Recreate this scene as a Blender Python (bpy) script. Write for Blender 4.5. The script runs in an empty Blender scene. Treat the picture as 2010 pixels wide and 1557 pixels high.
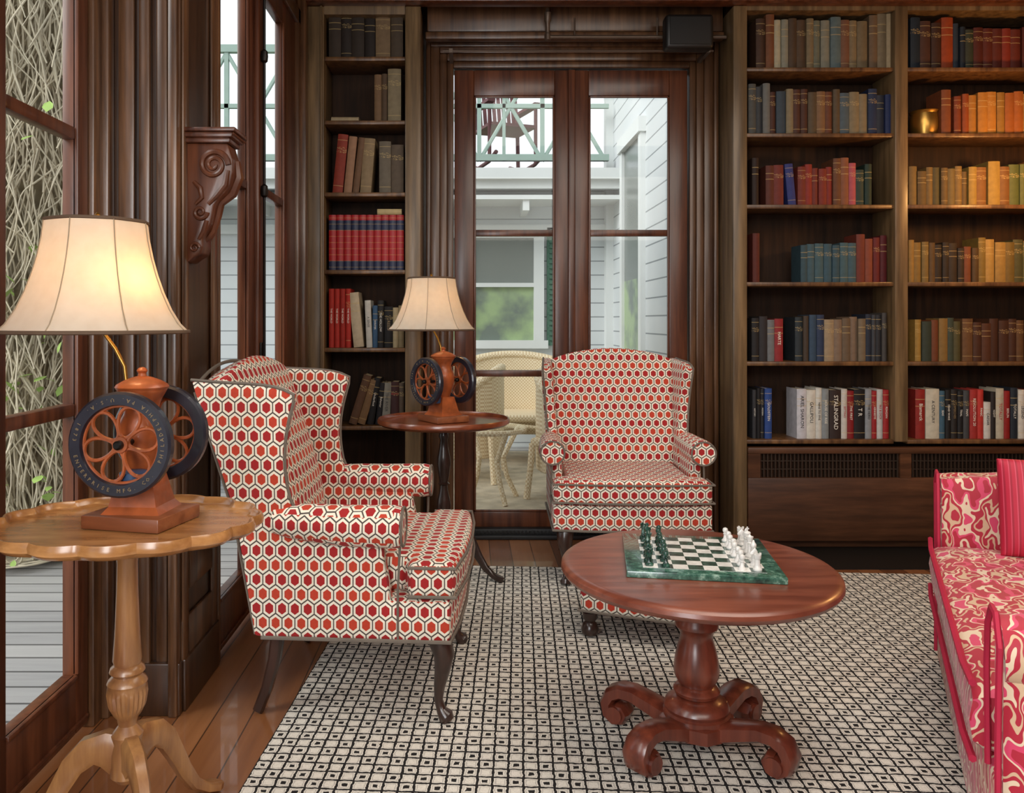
import bpy, bmesh, math, random
from mathutils import Vector, Matrix
random.seed(7)
pi=math.pi
F=1600.0; CX=920.0; CY=630.0; H=1.2
def wx(px,d): return (px-CX)*d/F
def wz(py,d): return H-(py-CY)*d/F
scn=bpy.context.scene
col=scn.collection
def lin(c):
    return c/12.92 if c<=0.04045 else ((c+0.055)/1.055)**2.4
def hx(s,a=1.0):
    s=s.lstrip('#'); return (lin(int(s[0:2],16)/255),lin(int(s[2:4],16)/255),lin(int(s[4:6],16)/255),a)
# ------------------------------------------------------------ materials
class NT:
    def __init__(s,name):
        s.m=bpy.data.materials.new(name); s.m.use_nodes=True
        s.n=s.m.node_tree.nodes; s.l=s.m.node_tree.links
        s.b=s.n['Principled BSDF']; s.out=s.n['Material Output']
    def node(s,t,**k):
        n=s.n.new(t)
        for a,b in k.items(): setattr(n,a,b)
        return n
    def M(s,op,a,b=None,c=None):
        n=s.n.new('ShaderNodeMath'); n.operation=op
        for i,v in enumerate((a,b,c)):
            if v is None: continue
            if isinstance(v,(int,float)): n.inputs[i].default_value=v
            else: s.l.new(v,n.inputs[i])
        return n.outputs[0]
    def mix(s,f,a,b):
        n=s.n.new('ShaderNodeMix'); n.data_type='RGBA'
        for i,v in ((0,f),(6,a),(7,b)):
            if isinstance(v,(int,float,tuple)): n.inputs[i].default_value=v
            else: s.l.new(v,n.inputs[i])
        return n.outputs[2]
    def coord(s,kind='Object',scale=(1,1,1),rot=(0,0,0)):
        t=s.n.new('ShaderNodeTexCoord'); mp=s.n.new('ShaderNodeMapping')
        mp.inputs['Scale'].default_value=scale; mp.inputs['Rotation'].default_value=rot
        s.l.new(t.outputs[kind],mp.inputs[0]); return mp.outputs[0]
    def noise(s,vec,scale=5,detail=3,rough=0.5):
        n=s.n.new('ShaderNodeTexNoise'); n.inputs['Scale'].default_value=scale
        n.inputs['Detail'].default_value=detail; n.inputs['Roughness'].default_value=rough
        s.l.new(vec,n.inputs['Vector']); return n.outputs[0]
    def ramp(s,f,stops,interp='LINEAR'):
        n=s.n.new('ShaderNodeValToRGB'); cr=n.color_ramp; cr.interpolation=interp
        while len(cr.elements)<len(stops): cr.elements.new(0.5)
        for e,(p,c) in zip(cr.elements,stops): e.position=p; e.color=c
        s.l.new(f,n.inputs[0]); return n.outputs[0]
    def bump(s,h,strength=0.2,dist=0.01):
        n=s.n.new('ShaderNodeBump'); n.inputs['Strength'].default_value=strength
        n.inputs['Distance'].default_value=dist
        s.l.new(h,n.inputs['Height']); s.l.new(n.outputs[0],s.b.inputs['Normal'])
    def base(s,c):
        if isinstance(c,tuple): s.b.inputs['Base Color'].default_value=c
        else: s.l.new(c,s.b.inputs['Base Color'])
    def rough(s,v): s.b.inputs['Roughness'].default_value=v
    def sep(s,v):
        n=s.n.new('ShaderNodeSeparateXYZ'); s.l.new(v,n.inputs[0]); return n.outputs
def wood(name,c1,c2,grain=(30,30,2.0),rough=0.35,coat=0.3,bump=0.05,spec=0.5):
    t=NT(name); v=t.coord('Object',grain)
    n=t.noise(v,1.0,5,0.6)
    v2=t.coord('Object',(2.5,2.5,1.2)); n2=t.noise(v2,1.3,3)
    c=t.ramp(n,[(0.34,hx(c1)),(0.66,hx(c2))])
    d=t.mix(t.ramp(n2,[(0.35,(0,0,0,1)),(0.7,(.6,.6,.6,1))]),c,hx(c1))
    t.base(d); t.rough(rough); t.b.inputs['Coat Weight'].default_value=coat; t.b.inputs['Coat Roughness'].default_value=0.18
    t.b.inputs['Specular IOR Level'].default_value=spec
    t.bump(n,bump,0.003); return t.m
def plain(name,c,rough=0.5,metal=0.0,var=0.15,nscale=12,bump=0.0,coat=0.0):
    t=NT(name); v=t.coord('Object'); n=t.noise(v,nscale,4)
    b=hx(c); dk=(b[0]*(1-var*2),b[1]*(1-var*2),b[2]*(1-var*2),1)
    t.base(t.mix(n,dk,(min(1,b[0]*(1+var)),min(1,b[1]*(1+var)),min(1,b[2]*(1+var)),1)))
    t.rough(rough); t.b.inputs['Metallic'].default_value=metal; t.b.inputs['Coat Weight'].default_value=coat
    if bump: t.bump(n,bump,0.01)
    return t.m
M={}
M['dark']=wood('dark_wood','#28160b','#50331e',rough=0.32,coat=.2,spec=.4)
M['case']=wood('bookcase_wood','#432b19','#7a5633',rough=0.4,coat=.1,spec=.4)
M['pilaster']=wood('pilaster_wood','#4e3c27','#826848',rough=0.4,coat=0.1,spec=.4)
M['mahog']=wood('mahogany_frame','#3f1f12','#704028',rough=0.34,coat=0.15,spec=.4)
M['casing']=wood('brown_casing_wood','#3c2515','#6b4a30',rough=0.34,coat=0.15,spec=.4)
M['radiator']=wood('radiator_cover_wood','#392113','#5e3a24',grain=(3,30,30),rough=0.45,coat=0.1,spec=.3)
M['panel']=wood('panel_wood','#3b2516','#785337',rough=0.3,coat=0.3,spec=.45)
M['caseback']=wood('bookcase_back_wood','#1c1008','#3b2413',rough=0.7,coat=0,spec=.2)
M['tabletop']=wood('chess_table_wood','#5f2d1f','#8c4e3a',grain=(4,26,26),rough=0.32,coat=0.3)
M['tableleg']=wood('chess_pedestal_wood','#4f2116','#7a3b28',rough=0.32,coat=0.35)
M['maple']=wood('golden_maple','#8a5a30','#c6905a',grain=(5,24,24),rough=0.24,coat=0.5)
M['maplev']=wood('golden_maple_leg','#7d5132','#b98853',grain=(22,22,3),rough=0.33,coat=0.4)
M['cherry']=wood('cherry_wood','#5f2a16','#8e4a2a',grain=(6,24,24),rough=0.28,coat=0.5)
M['darkleg']=wood('chair_leg_wood','#221510','#3f2820',rough=0.3,coat=0.4)
M['lampblock']=wood('lamp_block_wood','#6d3a22','#985a38',grain=(5,25,25),rough=0.4)
M['black']=plain('black_plastic','#100e0d',0.5)
M['iron']=plain('black_iron','#1a1614',0.4,0.6)
M['grille']=plain('grille_metal','#3b2d24',0.45,0.3)
M['brass']=plain('aged_brass','#b58a44',0.3,0.9,0.15)
M['pipe']=plain('pipe_metal','#5c4c40',0.4,0.4)
M['rust']=plain('orange_enamel','#a85428',0.42,0.1,0.42,26,0.1,0.2)
M['navy']=plain('navy_enamel','#272733',0.38,0.2,0.25,25,0.05,0.3)
M['piping']=plain('grey_piping','#6c6258',0.8)
M['redpiping']=plain('red_piping','#b0123a',0.7)
M['white']=plain('white_paint','#e2e6e5',0.6,0,0.04,3)
M['trimgreen']=plain('pale_green_paint','#9db3a9',0.6,0,0.06)
M['shutter']=plain('green_shutter_paint','#4f7563',0.6)
M['maroon']=plain('maroon_paint','#6b3a3e',0.6)
M['shingle']=plain('roof_shingle','#5b5550',0.9,0,0.3,30)
M['leaf']=plain('leaf_green','#a9c86c',0.6,0,0.3,4)
M['vine']=plain('vine_bark','#ddd1b8',0.9,0,0.3,6)
M['trunk']=plain('vine_mass','#b3a58a',0.95,0,0.4,16,0.8)
M['gwhite']=plain('white_marble','#dedcd8',0.25,0,0.08,30,0,0.5)
M['lettergold']=plain('gold_lettering','#8a7450',0.6)
M['letterwhite']=plain('white_lettering','#d8d2c6',0.6,0,0.02)
M['letterdark']=plain('dark_lettering','#221c1c',0.6)
M['letterred']=plain('red_lettering','#a3241f',0.6)
M['pages']=plain('book_pages','#cbb894',0.9,0,0.15,40)
M['blueenamel']=plain('blue_enamel','#2c4668',.4)
def m_green():
    t=NT('green_marble'); v=t.coord('Object'); n=t.noise(v,35,6,0.7)
    t.base(t.ramp(n,[(0.35,hx('#16302a')),(0.55,hx('#3c6455')),(0.72,hx('#9db8a8'))])); t.rough(0.18); t.b.inputs['Coat Weight'].default_value=0.4; return t.m
M['gmarble']=m_green()
def m_dgreen():
    t=NT('dark_green_marble'); v=t.coord('Object'); n=t.noise(v,60,5,0.6)
    t.base(t.ramp(n,[(0.4,hx('#0f2620')),(0.7,hx('#3e6a5a'))])); t.rough(0.18); t.b.inputs['Coat Weight'].default_value=0.5; return t.m
M['dgreen']=m_dgreen()
def m_checker():
    t=NT('chess_squares_marble'); v=t.coord('Object',(25,25,25)); n=t.noise(t.coord('Object'),45,5,0.7)
    s=t.sep(v); cx=t.M('FLOOR',s[0]); cy=t.M('FLOOR',s[1])
    par=t.M('FLOORED_MODULO',t.M('ADD',cx,cy),2.0)
    g=t.ramp(n,[(0.4,hx('#1c2e28')),(0.75,hx('#54786a'))]); w=t.ramp(n,[(0.3,hx('#cfccc6')),(0.6,hx('#efede9'))])
    t.base(t.mix(par,w,g)); t.rough(0.15); t.b.inputs['Coat Weight'].default_value=0.4; return t.m
M['checker']=m_checker()
def m_hex():
    t=NT('hexagon_upholstery'); w=0.0425; el=1.16
    uv=t.node('ShaderNodeUVMap'); s=t.sep(uv.outputs[0])
    u=t.M('DIVIDE',s[0],w); v=t.M('DIVIDE',s[1],w*el)
    R=1.7320508
    ax=t.M('SUBTRACT',t.M('FLOORED_MODULO',u,1.0),0.5); ay=t.M('SUBTRACT',t.M('FLOORED_MODULO',v,R),R/2)
    bx=t.M('SUBTRACT',t.M('FLOORED_MODULO',t.M('SUBTRACT',u,0.5),1.0),0.5); by=t.M('SUBTRACT',t.M('FLOORED_MODULO',t.M('SUBTRACT',v,R/2),R),R/2)
    da=t.M('ADD',t.M('MULTIPLY',ax,ax),t.M('MULTIPLY',ay,ay)); db=t.M('ADD',t.M('MULTIPLY',bx,bx),t.M('MULTIPLY',by,by))
    sel=t.M('LESS_THAN',da,db)
    gx=t.M('ABSOLUTE',t.M('ADD',bx,t.M('MULTIPLY',sel,t.M('SUBTRACT',ax,bx))))
    gy=t.M('ABSOLUTE',t.M('ADD',by,t.M('MULTIPLY',sel,t.M('SUBTRACT',ay,by))))
    hd=t.M('MAXIMUM',gx,t.M('ADD',t.M('MULTIPLY',gx,0.5),t.M('MULTIPLY',gy,0.8660254)))
    nz=t.noise(t.coord('Object'),120,2)
    red=t.mix(sel,hx('#a31419'),hx('#c13c20'))
    red=t.mix(t.M('MULTIPLY',nz,0.45),red,hx('#7c1a14'))
    cream=t.mix(t.M('MULTIPLY',nz,0.4),hx('#ece4d4'),hx('#c0b49e'))
    c=t.mix(t.M('LESS_THAN',hd,0.31),cream,red)
    c=t.mix(t.M('GREATER_THAN',hd,0.455),c,hx('#4a433d'))
    t.base(c); t.rough(0.85); t.b.inputs['Sheen Weight'].default_value=0.05
    t.bump(t.noise(t.coord('Object'),500,2),0.25,0.001); return t.m
M['hex']=m_hex()
def m_damask():
    t=NT('crimson_damask'); uv=t.node('ShaderNodeUVMap')
    n=t.node('ShaderNodeTexNoise'); n.inputs['Scale'].default_value=12; n.inputs['Detail'].default_value=2
    t.l.new(uv.outputs[0],n.inputs['Vector'])
    s=t.sep(uv.outputs[0]); ns=t.sep(n.outputs['Color'])
    u=t.M('ADD',t.M('MULTIPLY',s[0],2*pi/0.15),t.M('MULTIPLY',t.M('SUBTRACT',ns[0],0.5),3.4))
    v=t.M('ADD',t.M('MULTIPLY',s[1],2*pi/0.26),t.M('MULTIPLY',t.M('SUBTRACT',ns[1],0.5),3.4))
    h=t.M('ADD',t.M('COSINE',u),t.M('COSINE',v))
    h2=t.M('MULTIPLY',t.M('COSINE',t.M('MULTIPLY',u,3.0)),t.M('COSINE',t.M('MULTIPLY',v,2.0)))
    f=t.M('ADD',t.M('MULTIPLY',h,0.18),t.M('ADD',0.5,t.M('MULTIPLY',h2,0.13)))
    r=hx('#a8102e'); cr=hx('#d8c2a6'); dr=hx('#cc3a60'); g=hx('#c9a888')
    t.base(t.ramp(f,[(0.0,r),(0.15,cr),(0.23,r),(0.33,dr),(0.41,cr),(0.475,r),(0.60,g),(0.67,r),(0.75,cr),(0.83,dr)],'CONSTANT'))
    t.rough(0.6); t.b.inputs['Sheen Weight'].default_value=0.15; return t.m
M['damask']=m_damask()
def m_stripe():
    t=NT('red_striped_fabric'); v=t.coord('Object'); s=t.sep(v)
    f=t.M('FLOORED_MODULO',t.M('MULTIPLY',s[0],60.0),1.0)
    t.base(t.ramp(f,[(0,hx('#b01636')),(0.55,hx('#c4445c')),(0.7,hx('#99122e'))],'CONSTANT')); t.rough(0.6); return t.m
M['stripe']=m_stripe()
def m_rug():
    t=NT('woven_rug_pattern'); v=t.coord('Object'); p=0.040
    n=t.noise(v,60,2)
    ns=t.M('MULTIPLY',t.M('SUBTRACT',n,0.5),0.25)
    s=t.sep(v); u=t.M('ADD',t.M('DIVIDE',s[0],p),ns); w=t.M('ADD',t.M('DIVIDE',s[1],p),ns)
    fu=t.M('ABSOLUTE',t.M('SUBTRACT',t.M('FLOORED_MODULO',u,1.0),0.5)); fw=t.M('ABSOLUTE',t.M('SUBTRACT',t.M('FLOORED_MODULO',w,1.0),0.5))
    mx=t.M('MAXIMUM',fu,fw)
    line=t.M('GREATER_THAN',mx,0.415)
    sq=t.M('LESS_THAN',mx,0.18)
    fl=t.M('ADD',t.M('FLOOR',u),t.M('FLOOR',w)); par=t.M('LESS_THAN',t.M('FLOORED_MODULO',fl,2.0),0.5)
    ring=t.M('MULTIPLY',t.M('LESS_THAN',mx,0.345),t.M('GREATER_THAN',mx,0.28))
    k=t.M('MAXIMUM',line,t.M('MULTIPLY',sq,par))
    crm=t.mix(t.noise(v,300,2),hx('#bfb8ac'),hx('#f0eae0'))
    c=t.mix(k,crm,hx('#130e0d'))
    c=t.mix(t.M('MULTIPLY',ring,0.35),c,hx('#3b332e'))
    t.base(c); t.rough(0.95); t.bump(t.noise(v,350,2),0.5,0.003); return t.m
M['rug']=m_rug()
def planks(name,axis,pw,cols,rough=0.4,coat=0.2,gap=0.03):
    t=NT(name); v=t.coord('Object'); s=t.sep(v); a=0 if axis=='y' else 1
    q=t.M('DIVIDE',s[a],pw); fl=t.M('FLOOR',q); fr=t.M('ABSOLUTE',t.M('SUBTRACT',t.M('FLOORED_MODULO',q,1.0),0.5))
    wn=t.node('ShaderNodeTexWhiteNoise',noise_dimensions='1D'); t.l.new(fl,wn.inputs['W'])
    g=t.noise(t.coord('Object',(40,2.5,20) if axis=='y' else (2.5,40,20)),1,5,0.6)
    f=t.M('ADD',t.M('MULTIPLY',wn.outputs[0],0.5),t.M('MULTIPLY',g,0.5))
    c=t.ramp(f,[(0.15,hx(cols[0])),(0.5,hx(cols[1])),(0.85,hx(cols[2]))])
    gp=t.M('GREATER_THAN',fr,0.5-gap)
    t.base(t.mix(t.M('MULTIPLY',gp,0.75),c,hx('#17100c'))); t.rough(rough); t.b.inputs['Coat Weight'].default_value=coat
    t.bump(t.M('SUBTRACT',1.0,gp),0.4,0.003); return t.m
M['floor']=planks('oak_floorboards','y',0.11,['#5a3520','#7d4d2c','#976540'],0.3,0.4,0.02)
M['deck']=planks('grey_deck_boards','x',0.12,['#8c8a8a','#a6a4a2','#b9b6b2'],0.8,0.0,0.05)
def m_siding():
    t=NT('white_clapboard'); s=t.sep(t.coord('Object')); f=t.M('FLOORED_MODULO',t.M('DIVIDE',s[2],0.137),1.0)
    ln=t.M('LESS_THAN',f,0.08); n=t.noise(t.coord('Object'),3,3)
    c=t.mix(n,hx('#cdd4d7'),hx('#e3e6e7')); t.base(t.mix(t.M('MULTIPLY',ln,0.7),c,hx('#5e676c'))); t.rough(0.7); t.bump(f,0.5,0.02); return t.m
M['siding']=m_siding()
def m_wicker():
    t=NT('wicker_weave'); v=t.coord('Object',(70,70,70)); w=t.node('ShaderNodeTexChecker'); t.l.new(v,w.inputs[0]); w.inputs['Scale'].default_value=1.0
    n=t.noise(t.coord('Object'),20,3)
    t.base(t.mix(w.outputs[1],hx('#d4bb94'),t.mix(n,hx('#ecdcbc'),hx('#f6e9cf')))); t.rough(0.7); t.bump(w.outputs[1],0.5,0.004); return t.m
M['wicker']=m_wicker()
def m_glass():
    t=NT('clear_window_glass'); t.n.remove(t.b)
    tr=t.node('ShaderNodeBsdfTransparent'); gl=t.node('ShaderNodeBsdfGlossy'); gl.inputs['Roughness'].default_value=0.02
    mx=t.node('ShaderNodeMixShader'); mx.inputs[0].default_value=0.012
    tr.inputs[0].default_value=(0.99,1,0.995,1)
    t.l.new(tr.outputs[0],mx.inputs[1]); t.l.new(gl.outputs[0],mx.inputs[2]); t.l.new(mx.outputs[0],t.out.inputs[0]); return t.m
M['glass']=m_glass()
def m_extglass():
    t=NT('painted_reflection_glass'); n=t.noise(t.coord('Object',(2,2,2)),1.5,4)
    s=t.sep(t.coord('Object'))
    c=t.mix(t.ramp(n,[(0.42,(0,0,0,1)),(0.6,(1,1,1,1))]),hx('#77837b'),hx('#a2b98c'))  # reflected greenery painted into the pane colour as green blotches
    up=t.M('GREATER_THAN',s[2],1.55)
    t.base(t.mix(up,c,hx('#7b827e'))); t.rough(0.25); return t.m
M['extglass']=m_extglass()
def m_shade(warm,name):
    t=NT(name); t.n.remove(t.b)
    d=t.node('ShaderNodeBsdfDiffuse'); r=t.node('ShaderNodeBsdfTranslucent'); mx=t.node('ShaderNodeMixShader'); mx.inputs[0].default_value=0.35
    n=t.noise(t.coord('Object'),40,2)
    c=t.mix(n,hx('#d6cab9'),hx('#e9e0d0')); t.l.new(c,d.inputs[0]); r.inputs[0].default_value=hx(warm)
    t.l.new(d.outputs[0],mx.inputs[1]); t.l.new(r.outputs[0],mx.inputs[2]); t.l.new(mx.outputs[0],t.out.inputs[0]); return t.m
M['shade']=m_shade('#f0d2a4','lampshade_fabric')
def m_book():
    t=NT('book_cloth_cover'); oi=t.node('ShaderNodeObjectInfo'); g=t.sep(t.coord('Generated'))
    n=t.noise(t.coord('Object'),35,3)
    cc=oi.outputs['Color']
    dk=t.node('ShaderNodeHueSaturation'); dk.inputs['Value'].default_value=0.55; t.l.new(cc,dk.inputs['Color'])
    c=t.mix(n,dk.outputs[0],cc)
    z=g[2]; rnd=oi.outputs['Random']
    def band(c0,w): return t.M('LESS_THAN',t.M('ABSOLUTE',t.M('SUBTRACT',z,c0)),w)
    b1=t.M('MAXIMUM',band(0.9,0.006),band(0.12,0.006)); b2=t.M('MAXIMUM',band(0.80,0.008),band(0.66,0.008))
    st=t.noise(t.coord('Generated',(6,1,60)),1.0,1)
    tb=t.M('MULTIPLY',t.M('MULTIPLY',band(0.73,0.05),t.M('GREATER_THAN',st,0.54)),t.M('GREATER_THAN',rnd,0.45))
    k=t.M('MAXIMUM',t.M('MULTIPLY',b1,t.M('GREATER_THAN',rnd,0.6)),t.M('MAXIMUM',t.M('MULTIPLY',b2,t.M('LESS_THAN',rnd,0.25)),tb))
    front=t.M('LESS_THAN',g[1],0.06)
    k=t.M('MULTIPLY',t.M('MULTIPLY',k,front),0.5)
    t.base(t.mix(k,c,hx('#b39a66'))); t.rough(0.65); t.b.inputs['Specular IOR Level'].default_value=.3; return t.m
M['book']=m_book()
def m_volume():
    t=NT('red_blue_volume_cover'); g=t.sep(t.coord('Generated')); z=g[2]
    c=t.ramp(z,[(0,hx('#1d2340')),(0.17,hx('#9a1219')),(0.72,hx('#1d2340')),(0.90,hx('#9a1219'))],'CONSTANT')
    ln=t.M('LESS_THAN',t.M('ABSOLUTE',t.M('SUBTRACT',t.M('FLOORED_MODULO',t.M('MULTIPLY',z,9.0),1.0),0.5)),0.035)
    t.base(t.mix(t.M('MULTIPLY',ln,0.5),c,hx('#b8924a'))); t.rough(0.5); return t.m
M['volume']=m_volume()
# ------------------------------------------------------------ mesh builder
class B:
    def __init__(s): s.bm=bmesh.new()
    def box(s,x0,x1,y0,y1,z0,z1,bev=0,seg=2):
        if x0>x1:x0,x1=x1,x0
        if y0>y1:y0,y1=y1,y0
        if z0>z1:z0,z1=z1,z0
        pts=[Vector((x,y,z0)) for x,y in ((x0,y0),(x1,y0),(x1,y1),(x0,y1))]
        s.poly(pts,Vector((0,0,z1-z0)),bev,seg); return s
    def poly(s,pts,vec,bev=0,seg=2):
        bm=s.bm; a=[bm.verts.new(p) for p in pts]; b=[bm.verts.new(Vector(p)+vec) for p in pts]
        fs=[bm.faces.new(a),bm.faces.new(list(reversed(b)))]
        n=len(pts)
        for i in range(n): fs.append(bm.faces.new((a[i],b[i],b[(i+1)%n],a[(i+1)%n])))
        bmesh.ops.recalc_face_normals(bm,faces=fs)
        if bev>0:
            es=set(e for f in fs for e in f.edges)
            bmesh.ops.bevel(bm,geom=list(es),offset=bev,segments=seg,profile=0.5,affect='EDGES',clamp_overlap=True)
        return s
    def lathe(s,prof,seg=28,c=(0,0,0),mat=None,sx=1,sy=1):
        bm=s.bm; rings=[]
        c=Vector(c)
        for p in prof:
            r,z=p[0],p[1]; fl=p[2] if len(p)>2 else 0
            ring=[]
            for i in range(seg):
                a=2*pi*i/seg; rr=r*(1+fl*(1 if i%2 else -1))
                v=Vector((rr*math.cos(a)*sx,rr*math.sin(a)*sy,z))
                if mat: v=mat@v
                ring.append(bm.verts.new(v+c))
            rings.append(ring)
        for k in range(len(rings)-1):
            for i in range(seg):
                j=(i+1)%seg; bm.faces.new((rings[k][i],rings[k][j],rings[k+1][j],rings[k+1][i]))
        bm.faces.new(list(reversed(rings[0]))); bm.faces.new(rings[-1]); return s
    def tube(s,pts,rad,seg=10,closed=False,flat=1.0):
        bm=s.bm; pts=[Vector(p) for p in pts]; n=len(pts)
        if isinstance(rad,(int,float)): rad=[rad]*n
        rings=[]; up=None
        for i,p in enumerate(pts):
            if closed: t=(pts[(i+1)%n]-pts[i-1])
            else: t=(pts[min(i+1,n-1)]-pts[max(i-1,0)])
            t.normalize()
            if up is None:
                up=Vector((0,0,1)) if abs(t.z)<0.9 else Vector((1,0,0))
            a=(up-t*up.dot(t)).normalized(); up=a; b=t.cross(a)
            rings.append([bm.verts.new(p+a*(math.cos(2*pi*k/seg)*rad[i])+b*(math.sin(2*pi*k/seg)*rad[i]*flat)) for k in range(seg)])
        m=n if closed else n-1
        for i in range(m):
            A=rings[i]; C=rings[(i+1)%n]
            for k in range(seg):
                j=(k+1)%seg; bm.faces.new((A[k],A[j],C[j],C[k]))
        if not closed: bm.faces.new(list(reversed(rings[0]))); bm.faces.new(rings[-1])
        return s
    def rect(s,pts,side,w,h):
        bm=s.bm; pts=[Vector(p) for p in pts]; n=len(pts); side=Vector(side).normalized()
        if isinstance(w,(int,float)): w=[w]*n
        if isinstance(h,(int,float)): h=[h]*n
        rings=[]
        for i,p in enumerate(pts):
            t=(pts[min(i+1,n-1)]-pts[max(i-1,0)]).normalized(); nn=t.cross(side).normalized()
            rr=[]
            for k in range(8):
                a=2*pi*(k+0.5)/8; ca,sa=math.cos(a),math.sin(a)
                q=lambda v: math.copysign(min(1,abs(v)*1.08),v) if abs(v)>0.5 else math.copysign(0.62,v)
                rr.append(bm.verts.new(p+side*(w[i]/2*q(ca))+nn*(h[i]/2*q(sa))))
            rings.append(rr)
        for i in range(n-1):
            for k in range(8):
                j=(k+1)%8; bm.faces.new((rings[i][k],rings[i][j],rings[i+1][j],rings[i+1][k]))
        bm.faces.new(list(reversed(rings[0]))); bm.faces.new(rings[-1]); return s
    def pillow(s,P,nu,nv,T,p=6):
        bm=s.bm
        us=[0.5-0.5*math.cos(pi*i/nu) for i in range(nu+1)]; vs=[0.5-0.5*math.cos(pi*i/nv) for i in range(nv+1)]
        ef=lambda u:(max(0,1-abs(2*u-1)**p))**(1.0/p)
        e=1e-3; top=[];bot=[]
        for u in us:
            ta=[];ba=[]
            for v in vs:
                uu=min(max(u,e),1-e); vv=min(max(v,e),1-e)
                du=Vector(P(uu+e,vv))-Vector(P(uu-e,vv)); dv=Vector(P(uu,vv+e))-Vector(P(uu,vv-e))
                n=du.cross(dv)
                n=n.normalized() if n.length>0 else Vector((0,0,1))
                th=T*ef(u)*ef(v); c=Vector(P(u,v))
                a=bm.verts.new(c+n*th); 
                b=a if th<1e-6 else bm.verts.new(c-n*th)
                ta.append(a);ba.append(b)
            top.append(ta);bot.append(ba)
        for i in range(nu):
            for j in range(nv):
                bm.faces.new((top[i][j],top[i+1][j],top[i+1][j+1],top[i][j+1]))
                bm.faces.new((bot[i][j],bot[i][j+1],bot[i+1][j+1],bot[i+1][j]))
        return s
def setp(o,parent,loc,rot):
    if parent is not None: o.parent=parent
    o.location=loc; o.rotation_euler=rot
def fin(name,b,mat,parent=None,loc=(0,0,0),rot=(0,0,0),smooth=True,label=None,kind=None,category=None,ang=38,recalc=True,mats=None):
    bm=b.bm
    if recalc: bmesh.ops.recalc_face_normals(bm,faces=bm.faces)
    uvl=bm.loops.layers.uv.new('UVMap')
    for f in bm.faces:
        n=f.normal; ax=max(range(3),key=lambda i:abs(n[i]))
        for l in f.loops:
            c=l.vert.co
            if ax==0: l[uvl].uv=(c.y,c.z)
            elif ax==1: l[uvl].uv=(c.x,c.z)
            else: l[uvl].uv=(c.x,c.y)
        if smooth: f.smooth=True
    me=bpy.data.meshes.new(name); bm.to_mesh(me); bm.free()
    if smooth: me.set_sharp_from_angle(angle=math.radians(ang))
    for m in (mats or [mat]): me.materials.append(M[m] if isinstance(m,str) else m)
    o=bpy.data.objects.new(name,me); col.objects.link(o); setp(o,parent,loc,rot)
    if label: o['label']=label
    if kind: o['kind']=kind
    if category: o['category']=category
    return o
def thing(name,label,category,loc=(0,0,0),rotz=0.0,group=None):
    e=bpy.data.objects.new(name,None); e.empty_display_size=0.1; col.objects.link(e)
    e.location=loc; e.rotation_euler=(0,0,rotz); e['label']=label; e['category']=category
    if group: e['group']=group
    return e
def copy_thing(src,loc,rotz,label=None,rot=None):
    def rec(o,par):
        c=o.copy(); col.objects.link(c)
        if par is not None: c.parent=par
        for ch in o.children: rec(ch,c)
        return c
    c=rec(src,None); c.location=loc; c.rotation_euler=rot or (0,0,rotz)
    if label: c['label']=label
    return c
def text_obj(s,size,mat,parent,matrix,name='lettering',ex=0.0004,align='CENTER',fit=None):
    cu=bpy.data.curves.new('t','FONT'); cu.body=s; cu.size=size; cu.extrude=ex; cu.align_x=align; cu.align_y='CENTER'; cu.resolution_u=2
    o=bpy.data.objects.new('t',cu); col.objects.link(o); bpy.context.view_layer.update()
    dg=bpy.context.evaluated_depsgraph_get(); me=bpy.data.meshes.new_from_object(o.evaluated_get(dg))
    bpy.data.objects.remove(o)
    if fit and len(me.vertices):
        w=max(v.co.x for v in me.vertices)-min(v.co.x for v in me.vertices)
        if w>fit: 
            k=fit/w
            for v in me.vertices: v.co.x*=k
    me.transform(matrix); me.materials.clear(); me.materials.append(M[mat])
    me.name=name
    t=bpy.data.objects.new(name,me); col.objects.link(t); t.parent=parent; return t
# ------------------------------------------------------------ camera
cam=bpy.data.cameras.new('camera'); co=bpy.data.objects.new('camera',cam); col.objects.link(co)
co.location=(0,0,H); co.rotation_euler=(pi/2,0,0); cam.sensor_width=36; cam.lens=F/2010*36
cam.shift_x=(1005-CX)/2010; cam.shift_y=-(778.5-CY)/2010; cam.clip_start=0.05
scn.camera=co
# ------------------------------------------------------------ room shell
XR=3.6; YB=-2.6; ZC=2.96; YW=4.55; YC=4.27
XA=-1.12; XP=-0.885
S='structure'
fin('floor',B().box(-1.2,XR,YB,2.5,-0.06,0).box(XP-.05,XR,2.5,4.62,-0.06,0),'floor',kind=S,smooth=False)
fin('ceiling',B().box(-1.3,XR+.1,YB-.1,2.6,ZC,ZC+.08).box(XP-.1,XR+.1,2.6,4.8,ZC,ZC+.08),'dark',kind=S,smooth=False)
fin('wall_right',B().box(XR,XR+.1,YB,4.7,0,ZC),'panel',kind=S,smooth=False)
fin('wall_front',B().box(-1.2,XR,YB-.1,YB,0,ZC),'panel',kind=S,smooth=False)
dx0=wx(890,YW); dx1=wx(1352,YW); dzt=wz(135,YW)
b=B().box(XP-.05,dx0,YW,YW+.12,0,ZC).box(dx1,XR,YW,YW+.12,0,ZC).box(dx0,dx1,YW,YW+.12,dzt,ZC)
fin('wall_back',b,'dark',kind=S,smooth=False)
b=B()
b.box(XA-.12,XA,YB,-1.9,0,ZC).box(XA-.12,XA,-1.9,-0.6,2.6,ZC).box(XA-.12,XA,-1.9,-.6,0,.25)
b.box(XA-.12,XA,-0.6,0.6,0,ZC)
b.box(XA-.12,XA,0.6,2.40,2.72,ZC)
b.box(XA-.12,XP,2.5,2.84,0,ZC)
b.box(XP-.05,XP,2.84,4.2,2.75,ZC)
b.box(XP-.05,XP,4.2,4.67,0,ZC)
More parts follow.
